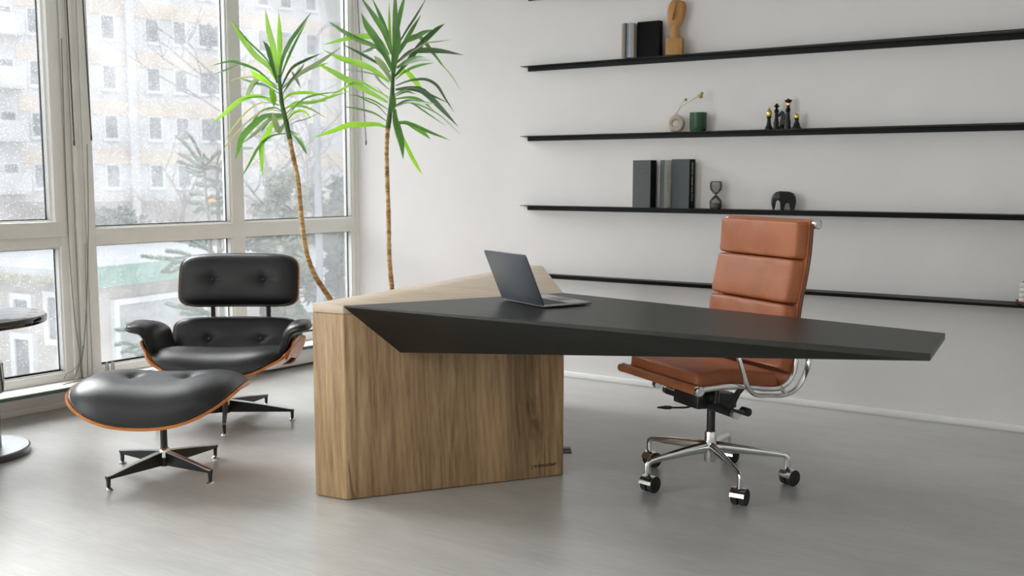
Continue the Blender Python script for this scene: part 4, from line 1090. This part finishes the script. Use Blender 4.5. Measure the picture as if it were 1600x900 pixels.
MB().tube(catmull([p+Vector((0, 0, .10)), fp(1064, 168), fp(1075, 160, -.01), fp(1095, 149, -.015)], 8), .0011, 6).build('stem', 'stem', t2, world=True)
MB().tube(catmull([p+Vector((0, 0, .10)), fp(1060, 172, .01), fp(1065, 163, .01), fp(1070, 157, .012)], 8), .0010, 6).build('stem', 'stem', t2, world=True)
MB().tube(catmull([fp(1083, 156, -.012), fp(1090, 150, -.012), fp(1096, 146, -.012)], 6), .0009, 6).build('stem', 'stem', t2, world=True)
for (x, y, r_, o) in ((1095, 150.5, .0125, -.015), (1096.5, 146, .0100, -.005), (1071.5, 155.8, .0092, .012)):
    MB().ell((0, 0, 0), (r_, r_, r_*.92), sub=3).build('flower_head', 'ball', t2).location = fp(x, y, o)-t2.location
p = foot(1090.5, 206, 2, .062)
M['greenglass'] = clear_glass('dark green glass', (.03, .14, .05, 1), .04, .38, (.14, .44, .20, 1))
t = thing('glass_tumbler', 'ribbed dark green glass tumbler beside the ring vase', 'tumbler', p)
MB().lathe([(0, .001), (.040, .001), (.045, .006), (.0475, .02), (.0485, .10), (.0488, .106), (.0455, .106), (.0450, .10), (.043, .02), (.038, .013), (0, .013)], 72,
           rfn=lambda th, z: 1+.012*math.cos(24*th) if z < .099 else 1).build('glass_body', 'greenglass', t)

# ---- chess pieces
def chess(lab, x, dz, prof, gold=None, extra=None, y=203, d=.055):
    p = foot(x, y, 2, d); t = thing('chess_piece', lab, 'chess piece', p, 0, 'chess pieces on the third shelf')
    s = 1.0
    MB().lathe(prof, 28).build('body', 'blackwood', t, angle=50)
    if gold: MB().lathe(gold, 28).build('golden_top', 'gold', t, angle=50)
    if extra: extra(t)
    return t
def pf(*a): return [(0, 0)]+list(a)
chess('black chess bishop with pointed golden top, leftmost of the five', 1201, 0,
      pf((.021, 0), (.0215, .008), (.019, .012), (.017, .018), (.0135, .024), (.0110, .038), (.0095, .055), (.0105, .066), (.0145, .069), (.0145, .072), (0, .072)),
      [(0, .071), (.0115, .072), (.0145, .082), (.0150, .090), (.0120, .101), (.0065, .110), (.0030, .118), (0, .123)])
def qtop(t): MB().lathe([(0, .139), (.0035, .139), (.0028, .146), (.0036, .150), (0, .156)], 14).build('golden_top', 'gold', t)
chess('tall black chess piece with star shaped crown and slim golden tip, second from left', 1212.5, 0,
      pf((.017, 0), (.0175, .01), (.0150, .016), (.0140, .026), (.0155, .036), (.0125, .046), (.0095, .062), (.0085, .085), (.0100, .092), (.0140, .096), (.0110, .100), (.0125, .104), (.0070, .110), (.0055, .117), (.0100, .120), (.0185, .1265), (.0100, .1300), (.0060, .139), (0, .140)), None, qtop)
def knight():
    p = foot(1221.5, 203, 2, .035); t = thing('chess_piece', 'black chess knight between the two tall pieces', 'chess piece', p, R(8), 'chess pieces on the third shelf')
    m = MB(); m.lathe(pf((.018, 0), (.0185, .008), (.015, .014), (.011, .022), (.0105, .030), (0, .031)), 28); m.build('body', 'blackwood', t, angle=50)
    m = MB(); out = [(-.010, .028), (.011, .028), (.012, .045), (.0175, .062), (.0185, .078), (.012, .092), (.003, .100), (-.003, .103), (-.006, .096), (-.014, .090), (-.0235, .078), (-.0225, .070), (-.016, .070), (-.008, .076), (-.004, .072), (-.007, .058), (-.010, .044)]
    n = len(out); vs = []
    for (dy, sc) in ((-.0085, .72), (-.0065, .95), (0, 1.0), (.0065, .95), (.0085, .72)):
        cx_ = sum(a for a, _ in out)/n; cz_ = sum(b for _, b in out)/n
        vs += [(cx_+(a-cx_)*(.88+.12*sc), dy, cz_+(b-cz_)*(.9+.1*sc)) for a, b in out]
    fs = [tuple(range(n)), tuple(range(4*n, 5*n))[::-1]]+[(k*n+i, (k+1)*n+i, (k+1)*n+(i+1) % n, k*n+(i+1) % n) for k in range(4) for i in range(n)]
    m.add(vs, fs); m.build('horse_head', 'blackwood', t, angle=60)
knight()
def ktop(t):
    m = MB(); m.box((0, 0, .168), (.0022, .0022, .010)); m.box((0, 0, .169), (.007, .0022, .0022)); m.build('golden_top', 'gold', t)
chess('tallest black chess piece with flared crown and golden collar, fourth from left', 1230.5, 0,
      pf((.018, 0), (.0185, .010), (.0155, .016), (.0150, .028), (.0165, .038), (.0130, .050), (.0105, .066), (.0090, .090), (.0105, .096), (.0150, .100), (.0120, .104), (.0135, .108), (.0090, .114), (.0085, .126), (.0110, .137), (.0125, .141), (.0195, .152), (.0190, .157), (.0080, .155), (.0060, .163), (0, .164)),
      [(.0088, .1275), (.0118, .1285), (.0130, .136), (.0122, .1400), (.010, .1400)], ktop, d=.055)
chess('short black chess pawn with round golden head, rightmost of the five', 1244.5, 0,
      pf((.026, 0), (.0262, .007), (.0205, .012), (.0180, .018), (.0160, .028), (.0105, .038), (.0085, .048), (.0120, .0515), (.0120, .054), (0, .054)),
      [(0, .053), (.0095, .0535), (.0125, .057), (.0140, .066), (.0125, .0745), (.0075, .0805), (0, .083)])

# ---- three books on the fourth shelf
M['bookgrey'] = simple('grey book cloth', (.085, .092, .092, 1), .75, noise=.12, nscale=80, bump=.15, bscale=300)
M['bookblue'] = simple('blue grey book cloth', (.070, .078, .083, 1), .75, noise=.10, nscale=80, bump=.15, bscale=300)
M['spinegrey'] = simple('light grey spine', (.52, .51, .48, 1), .7, noise=.08, nscale=60)
M['lettergrey'] = simple('grey lettering', (.20, .20, .19, 1), .7, noise=.05); M['letterwhite'] = simple('silver lettering', (.75, .74, .70, 1), .5, noise=.05)
def book_at(lab, x0, x1, x2, ht, mat, smat, yf=.085, back=.022):
    a = foot(x0, 325, 3, yf-back); b_ = foot(x1, 325, 3, yf); ang = math.atan2(b_.y-a.y, b_.x-a.x)
    wd = (b_-a).length; ax = Vector((math.cos(ang), math.sin(ang))); ay = Vector((-math.sin(ang), math.cos(ang)))
    # depth so that the spine's far edge shows at x2
    d = ray(x2, 325); k = d.x/d.y; dep = (k*b_.y-b_.x)/(ay.x-k*ay.y)
    t = book('book', lab, 'tall grey books on the fourth shelf', Vector((b_.x, b_.y, SHZ[3])), ang, wd, min(dep, .06), ht, mat, 'right', smat); return t, wd, min(dep, .06)
book_at('tall grey cloth book with black spine, leftmost of the three on the fourth shelf', 988, 1015.5, 1030, .277, 'bookgrey', 'bookblack')
t, wd, dp = book_at('tall blue grey book with light grey spine, middle of the three on the fourth shelf', 1030.5, 1037.5, 1048, .277, 'bookblue', 'spinegrey')
sp = [c for c in t.children if c.name.startswith('spine')][0]
text_obj('A VISUAL ARCHIVE', .013, 'spine_lettering', 'lettergrey', sp, t.matrix_basis @ Vector((.0006, dp*.5, .21)), Vector((0, 0, -1)), (t.matrix_basis.to_3x3() @ Vector((0, 1, 0))), .0002)
t, wd, dp = book_at('tall blue grey book with silver lettering on its black spine, rightmost on the fourth shelf', 1048.5, 1076, 1085.5, .281, 'bookblue', 'bookblack')
sp = [c for c in t.children if c.name.startswith('spine')][0]
text_obj('INTERIOR DESIGN AND STYLE', .0155, 'spine_lettering', 'letterwhite', sp, t.matrix_basis @ Vector((.0006, dp*.5, .262)), Vector((0, 0, -1)), (t.matrix_basis.to_3x3() @ Vector((0, 1, 0))), .0002)

# ---- hourglass
p = foot(1118, 326, 3, .06)
M['smokeglass'] = clear_glass('smoke grey glass', (.30, .29, .26, 1), .04, .12, (.78, .76, .71, 1)); M['sand'] = simple('dark sand', (.03, .03, .03, 1), .9, noise=.2, nscale=400)
t = thing('hourglass', 'small smoke grey glass hourglass right of the three books', 'hourglass', p)
half = [(.030, .004), (.034, .008), (.0345, .040), (.031, .050), (.015, .070), (.0035, .0785)]
full = [(0, .001), (.028, .001)]+half+[(r_, .157-z) for r_, z in reversed(half)]+[(.028, .156), (0, .156)]
MB().lathe(full, 40).build('glass_body', 'smokeglass', t)
MB().lathe([(0, .004), (.0285, .005), (.0325, .010), (.0325, .026), (.015, .033), (0, .036)], 32).build('sand', 'sand', t)

# ---- elephant
p = foot(1224, 329, 3, .065)
t = thing('elephant_figurine', 'rounded black elephant figurine on the fourth shelf above the office chair', 'figurine', p, R(17))
out = [(-.050, 0), (-.045, .018), (-.042, .040), (-.036, .052), (-.027, .053), (-.019, .042), (-.017, .016), (-.016, 0), (.004, 0), (.006, .020), (.012, .036), (.023, .041), (.032, .030), (.036, 0), (.056, 0), (.063, .026), (.066, .050), (.063, .074), (.052, .092), (.030, .101), (.004, .103), (-.020, .104), (-.042, .099), (-.058, .084), (-.065, .062), (-.066, .036), (-.060, .014), (-.056, 0)]
bmx = bmesh.new()
lay = [(-.026, .0, .60), (-.024, .6, .86), (-.014, 1, .97), (0, 1, 1.0), (.014, 1, .97), (.024, .6, .86), (.026, 0, .60)]
cx_, cz_ = 0.0, .060
rows = []
for (dy, _, sc) in lay: rows.append([bmx.verts.new((x*sc if z > .058 else x*(.96 if sc < .9 else 1), dy, (cz_+(z-cz_)*sc if z > .045 else z))) for x, z in out])
n = len(out)
for a, b_ in zip(rows, rows[1:]):
    for i in range(n): bmx.faces.new((a[i], b_[i], b_[(i+1) % n], a[(i+1) % n]))
bmx.faces.new(rows[0][::-1]); bmx.faces.new(rows[-1])
E_ = MB().bm(bmx).build('body', 'blackwood', t, angle=70)
md = E_.modifiers.new('remesh', 'REMESH'); md.mode = 'VOXEL'; md.voxel_size = .0018; md.use_smooth_shade = True
md = E_.modifiers.new('smooth', 'SMOOTH'); md.factor = .6; md.iterations = 5
M['eargrey'] = simple('dark satin ear', (.06, .062, .066, 1), .4, noise=.1)
er = MB(); pts_ = [(-.044, .055), (-.030, .052), (-.018, .060), (-.014, .078), (-.022, .094), (-.038, .097), (-.050, .086), (-.052, .068)]
c_ = Vector((-.034, -.0265, .076)); vs = [c_+Vector((0, -.003, 0))]+[Vector((x, -.0245, z)) for x, z in pts_]
er.add(vs, [(0, 1+i, 1+(i+1) % 8) for i in range(8)]+[tuple(range(1, 9))[::-1]]); er.build('ear', 'eargrey', t, angle=60)

# ---- tray and candle on the lowest shelf
q = onY(1625, 474, YB-.10)
t = thing('round_tray', 'small round brown wooden tray at the right end of the lowest shelf', 'tray', (q.x, YB-.10, SHZ[4]))
M['walnut'] = wood('walnut tray', [(.3, srgb(70, 34, 22)), (.7, srgb(110, 60, 40))], 'X', 3, .4)
MB().lathe([(0, 0), (.085, 0), (.098, .004), (.104, .012), (.105, .019), (.102, .020), (.097, .012), (.085, .008), (0, .008)], 56).build('tray_body', 'walnut', t)
M['wax'] = simple('ivory wax', (.78, .76, .71, 1), .5, noise=.03)
q2 = onY(1597.5, 470, YB-.115)
t = thing('bubble_candle', 'ivory bubble shaped candle standing on the round tray', 'candle', (q2.x, YB-.115, SHZ[4]+.008))
m = MB(); pr = [(0, 0)]
for k in range(4):
    for i in range(7):
        a = math.pi*(i+.6)/7.2; pr.append((.0085+.0085*math.sin(a), .024*k+.012-.012*math.cos(a)))
pr += [(0, .098)]; m.lathe(pr, 28); m.build('wax_body', 'wax', t); MB().tube([(0, 0, .097), (.001, 0, .108)], .0012, 6).build('wick', 'blackplastic', t)

# ================================================================== YUCCAS
def leafmat(name, a, b, tr):
    m = NT(name); m.n.remove(m.b)
    v = m.coords((1, 1, 1)); n1 = m.noise(v, 9, 3); c = m.ramp(n1, [(.3, a), (.7, b)])
    df = m.node('ShaderNodeBsdfDiffuse'); tl = m.node('ShaderNodeBsdfTranslucent'); gl = m.node('ShaderNodeBsdfGlossy'); gl.inputs['Roughness'].default_value = .35; gl.inputs[0].default_value = (.9, .95, .9, 1)
    m.link(c, df.inputs[0]); c2 = m.mix(1.0, c, (1.25, 1.35, .55, 1), 'MULTIPLY'); m.link(c2, tl.inputs[0])
    x = m.node('ShaderNodeMixShader'); x.inputs[0].default_value = tr; m.link(df.outputs[0], x.inputs[1]); m.link(tl.outputs[0], x.inputs[2])
    y = m.node('ShaderNodeMixShader'); y.inputs[0].default_value = .10; m.link(x.outputs[0], y.inputs[1]); m.link(gl.outputs[0], y.inputs[2])
    m.link(y.outputs[0], m.o.inputs[0]); return m.m
M['leafA'] = leafmat('yucca leaf mid green', (.055, .17, .030, 1), (.10, .27, .045, 1), .45)
M['leafB'] = leafmat('yucca leaf bright green', (.20, .42, .035, 1), (.30, .55, .05, 1), .55)
M['leafC'] = leafmat('yucca leaf dark green', (.025, .085, .022, 1), (.05, .14, .035, 1), .30)
M['leafD'] = leafmat('yucca leaf greyed', (.20, .27, .19, 1), (.32, .38, .30, 1), .40)
M['leafE'] = leafmat('yucca leaf dry', (.36, .33, .24, 1), (.45, .42, .33, 1), .40)
def trunkmat():
    m = NT('yucca trunk with leaf scars'); v = m.coords((7, 7, 42)); n1 = m.noise(v, 1.5, 4, .6, .5); n0 = m.noise(m.coords((1, 1, 5)), 4, 2)
    c = m.ramp(n1, [(.30, srgb(110, 76, 38)), (.42, srgb(186, 142, 88)), (.54, srgb(216, 188, 142)), (.75, srgb(228, 212, 180))])
    d = m.ramp(n0, [(.3, (.72, .70, .62, 1)), (.65, (1.05, 1.03, .98, 1))]); m.col(m.mix(1.0, c, d, 'MULTIPLY'))
    m.b.inputs['Roughness'].default_value = .8; m.bump(n1, .7, .01); return m.m
M['trunk'] = trunkmat()
M['crownstem'] = simple('green leaf base stem', (.07, .16, .035, 1), .6, noise=.35, nscale=30)
def leaf(parent, base, px, wpx, D, dz, mat, roll=0.3, nseg=10):
    """px: photo points from root outwards, dz: how far the tip reaches towards (-) or away (+) from the viewer"""
    n = len(px)
    L = 0; acc = [0]
    for a, b_ in zip(px, px[1:]): L += math.hypot(a[0]-b_[0], a[1]-b_[1]); acc.append(L)
    P = [at(x, y, D+dz*(acc[i]/L)**1.2) for i, (x, y) in enumerate(px)]
    C_ = catmull(P, max(3, nseg//(n-1)+1)); N = len(C_); m = MB(); vs = []
    W = wpx/FPX*D*.5/max(.45, math.cos(roll))
    for i, p in enumerate(C_):
        t = i/(N-1); tg = (C_[min(i+1, N-1)]-C_[max(i-1, 0)]).normalized(); view = (p-CP).normalized()
        s = tg.cross(view).normalized(); nn = s.cross(tg).normalized(); s = (s*math.cos(roll)+nn*math.sin(roll)); fold = tg.cross(s).normalized()
        wv = W*(.34+.66*min(1, t/.42)**.9)*(1-max(0, (t-.58)/.42)**1.7)*1.0
        wv = max(wv, .0004)
        vs += [p-s*wv+fold*wv*.28, p, p+s*wv+fold*wv*.28]
    fs = []
    for i in range(N-1): a = 3*i; fs += [(a, a+1, a+4, a+3), (a+1, a+2, a+5, a+4)]
    m.add(vs, fs); return m.build('leaf', mat, parent, smooth=True, angle=80, world=True)
def yucca(lab, D, trunk, crown, leaves, seed, potx):
    rnd = random.Random(seed)
    pb = at(potx[0], potx[1], D); pb = Vector((pb.x, pb.y, 0))
    t = thing('yucca_palm', lab, 'plant', pb)
    soil_z = .30
    tp = [Vector((pb.x, pb.y, soil_z-.03)), ]+[at(x, y, D) for x, y in trunk]
    C_ = catmull(tp, 10); nC = len(C_); m = MB(); rr = []
    for i in range(nC): rr.append((.0158-.003*i/nC)*(1+.07*math.sin(i*2.1)+rnd.uniform(-.06, .06)))
    m.tube(C_, rr, 14); m.build('trunk', 'trunk', t, world=True)
    cs = catmull([at(x, y, D) for x, y in crown], 6); m = MB(); m.tube(cs, [.0155*(1-.35*i/len(cs))*(1+rnd.uniform(-.08, .08)) for i in range(len(cs))], 10); m.build('crown_stem', 'crownstem', t, world=True)
    for i, (px, wpx, mat, dd) in enumerate(leaves):
        Lpx = sum(math.hypot(a[0]-b_[0], a[1]-b_[1]) for a, b_ in zip(px, px[1:])); Li = Lpx/FPX*D
        sgn = -1 if rnd.random() < .55 else 1
        dz = sgn*min(.26, math.sqrt(max(0.0, .40**2-min(Li, .40)**2))*.8) if dd is None else dd
        leaf(t, None, px, wpx*1.02, D, dz, mat, rnd.uniform(-.45, .45))
    pt = t
    MB().lathe([(0, 0), (.135, 0), (.14, .006), (.165, .33), (.165, .338), (.155, .338), (.152, .30), (.15, .27), (0, .27)], 48).build('pot', 'pot', pt)
    MB().lathe([(0, .27), (.150, .27), (.151, .296), (.08, .303), (0, .305)], 32).build('soil', 'soil', pt)
A, B, C3, Dd, Ee = 'leafA', 'leafB', 'leafC', 'leafD', 'leafE'
L1 = [([(435, 128), (421, 105), (398, 85), (375, 55), (360, 43-12)], 8.5, B, .05), ([(434, 122), (416, 92), (386, 62), (359, 28)], 3, A, None), ([(434, 120), (429, 80), (421, 50), (414.5, 14)], 9, B, -.05),
      ([(436, 122), (437, 85), (437, 55), (435.5, 19)], 8, B, .02), ([(437, 126), (441, 95), (452, 68), (470, 42), (487, 18)], 6, A, None), ([(437, 126), (447, 98), (462, 65), (480, 32)], 4, A, .15), ([(433, 130), (424, 95), (418, 74), (411, 64)], 7, C3, None),
      ([(432, 122), (425, 85), (424, 60)], 7, B, .1),
      ([(434, 140), (405, 112), (378, 100), (358, 96), (330, 103)], 4.5, A, None), ([(372, 101), (355, 108), (335, 116)], 2.5, A, .1), ([(436, 146), (415, 134), (392, 128), (369, 121)], 4.5, A, None), ([(436, 142), (405, 122), (375, 122), (353, 129)], 2.6, Ee, None),
      ([(430, 138), (412, 124), (400, 118), (390, 108)], 8, B, None), ([(437, 142), (455, 108), (478, 94), (503, 83)], 4.5, C3, None), ([(438, 140), (468, 116), (498, 98), (533, 74)], 6.5, Dd, None), ([(470, 116), (488, 106), (514, 98)], 4.5, B, .1),
      ([(456, 112), (462, 122), (470, 138)], 5, Dd, -.1), ([(440, 150), (455, 125), (470, 108), (476, 98)], 3, C3, None),
      ([(436, 165), (405, 150), (375, 157), (350, 178), (331, 193)], 7, B, None), ([(434, 135), (408, 122), (396, 130), (388, 145), (382, 157)], 8.5, Dd, None), ([(423, 138), (426, 150), (428, 167)], 10, B, -.15),
      ([(441, 180), (420, 180), (404, 188), (380, 212), (373, 232), (367.5, 250)], 9.5, A, None), ([(442, 182), (420, 188), (400, 207), (376, 226)], 5.5, Dd, None), ([(446, 184), (430, 188), (420, 205), (409, 225), (409, 255), (410, 277)], 8, B, None),
      ([(450, 208), (425, 212), (405, 228), (390, 255), (376, 279)], 4.2, A, None), ([(440, 178), (428, 180), (418, 190), (408, 207)], 5.5, C3, None), ([(452, 205), (463, 212), (472, 225), (480, 243)], 8.5, A, None),
      ([(440, 160), (452, 148), (470, 145), (492, 146), (524, 154)], 5, B, None), ([(443, 172), (462, 160), (485, 161), (515, 152), (550, 141)], 4.5, B, None), ([(445, 180), (462, 166), (485, 170), (510, 185)], 3.4, Dd, None),
      ([(447, 190), (460, 176), (475, 174), (487, 187)], 4.5, B, None), ([(437, 158), (415, 152), (392, 152), (372, 158)], 2, A, None), ([(440, 165), (410, 160), (385, 175), (360, 205), (352, 222)], 2.4, Ee, None),
      ([(443, 175), (415, 172), (385, 192), (355, 225), (350, 236)], 2.6, Ee, None), ([(444, 176), (428, 168), (405, 176), (390, 200), (370, 222)], 3.2, A, None), ([(439, 150), (450, 135), (462, 118), (470, 100)], 2.2, Dd, None),
      ([(445, 192), (436, 205), (430, 190), (425, 175)], 9, Dd, -.1), ([(449, 200), (435, 198), (425, 197), (415, 202)], 2, A, None), ([(443, 170), (470, 162), (497, 158), (512, 158)], 4.5, B, .1), ([(446, 186), (470, 158), (495, 148), (540, 142)], 2.6, A, None),
      ([(449, 198), (462, 190), (478, 186), (500, 176)], 1.8, Dd, None), ([(425, 95), (423, 105), (432, 128)], 7, B, .08)]
L2 = [([(612, 85), (600, 50), (588, 30), (561, -8)], 9, A, None), ([(613, 88), (605, 55), (596, 30), (581, -4)], 6.5, A, .1), ([(613, 112), (603, 88), (588, 62), (573, 40), (564.5, 20)], 11.5, A, -.05), ([(613, 90), (609, 50), (608, 3)], 4.2, B, .05),
      ([(614, 95), (617, 55), (618, 20), (617, -20)], 8, A, 0), ([(616, 80), (622, 35), (634, -12)], 7.5, A, .05), ([(614, 124), (616, 95), (621, 65), (623, 38)], 11, A, -.1), ([(619, 75), (635, 48), (650, 25), (668, -6)], 3.4, C3, None),
      ([(618, 92), (630, 72), (643, 48), (658, 23)], 6.5, A, None), ([(616, 120), (635, 98), (658, 68), (680, 47), (695, 37)], 8.5, C3, None), ([(619, 85), (632, 66), (650, 57), (663, 50), (678, 46)], 7.5, A, None),
      ([(620, 98), (640, 82), (660, 79), (690, 80), (724, 86)], 8.5, C3, None), ([(620, 82), (640, 60), (656, 58), (676, 82), (697, 109)], 6, A, None), ([(620, 106), (636, 97), (655, 92), (674, 94)], 8.5, A, None),
      ([(618, 124), (635, 110), (655, 102), (678, 98)], 4.2, A, None), ([(620, 98), (640, 84), (665, 68), (685, 65), (705, 62)], 2.2, Dd, None), ([(684, 96), (697, 108), (708, 122), (719, 141)], 1.8, Ee, .1),
      ([(612, 104), (590, 75), (560, 62), (535, 48), (513, 33)], 7.5, A, None), ([(608, 85), (590, 60), (565, 57), (540, 61), (504, 70)], 8.5, B, None), ([(608, 128), (585, 110), (558, 98), (535, 92), (505, 78)], 10, B, None),
      ([(606, 160), (580, 145), (552, 130), (520, 112), (492, 97)], 9.5, B, None), ([(610, 112), (585, 96), (562, 83), (533, 68)], 4.6, C3, None), ([(608, 84), (590, 75), (575, 80), (562, 84)], 6.5, C3, None),
      ([(612, 128), (602, 108), (592, 95), (584, 87)], 9.5, Dd, None), ([(604, 199), (590, 194), (568, 194), (545, 195), (515, 206), (486, 216)], 8.5, B, None), ([(605, 190), (585, 177), (560, 170), (531, 166)], 3.4, A, None),
      ([(606, 182), (590, 165), (575, 158), (560, 150), (545, 148)], 2.4, A, None), ([(608, 152), (585, 140), (560, 128), (530, 142), (509, 155)], 4.4, B, None), ([(617, 170), (617, 185), (622, 205), (627, 225), (630, 249)], 11, A, -.12),
      ([(619, 190), (628, 212), (642, 242), (652, 260), (660, 273)], 6, B, None), ([(616, 192), (635, 192), (650, 200), (662, 208), (673, 218)], 8, A, None), ([(618, 194), (640, 193), (670, 206), (703, 219)], 5, A, .12),
      ([(618, 140), (640, 138), (662, 143), (690, 170), (716, 198)], 9, C3, None), ([(616, 168), (640, 160), (665, 168), (690, 182), (719, 210)], 2.4, Dd, None), ([(618, 134), (640, 126), (665, 124), (683, 134), (695, 153), (710, 176)], 4.6, C3, None),
      ([(616, 166), (635, 158), (655, 160), (682, 162)], 5, C3, None), ([(615, 155), (640, 152), (660, 158), (678, 173)], 4.6, A, None), ([(615, 166), (640, 160), (665, 175), (697, 197)], 2.6, A, None),
      ([(617, 118), (632, 110), (645, 122), (655, 135), (662, 146)], 8, B, None), ([(608, 156), (590, 138), (572, 128), (552, 126)], 2.2, Dd, None), ([(608, 140), (592, 125), (582, 110)], 4, Dd, None), ([(616, 148), (640, 138), (665, 145), (705, 163)], 4, C3, None),
      ([(609, 130), (590, 118), (565, 112), (533, 108)], 2.6, Dd, None), ([(608, 172), (585, 158), (562, 150)], 2.2, A, None), ([(618, 150), (635, 143), (650, 147)], 3, A, None), ([(614, 142), (614, 160), (612, 178)], 9, A, -.06)]
yucca('leaning yucca palm with bright leaves, left of the two palms behind the desk', 5.75,
      [(540, 540), (524, 485), (515, 466), (492, 430), (478, 390), (470, 330), (466, 285), (458, 245), (452, 214)], [(453, 218), (447, 190), (441, 165), (438, 140), (436, 118)], L1, 5, (544, 640))
yucca('straight yucca palm with dark leaves against the white wall, right of the two palms', 5.95,
      [(620, 520), (614, 470), (612, 446), (608, 400), (607, 340), (605, 280), (604, 235), (606, 196)], [(606, 200), (610, 170), (613, 140), (614, 110), (615, 88)], L2, 6, (640, 640))
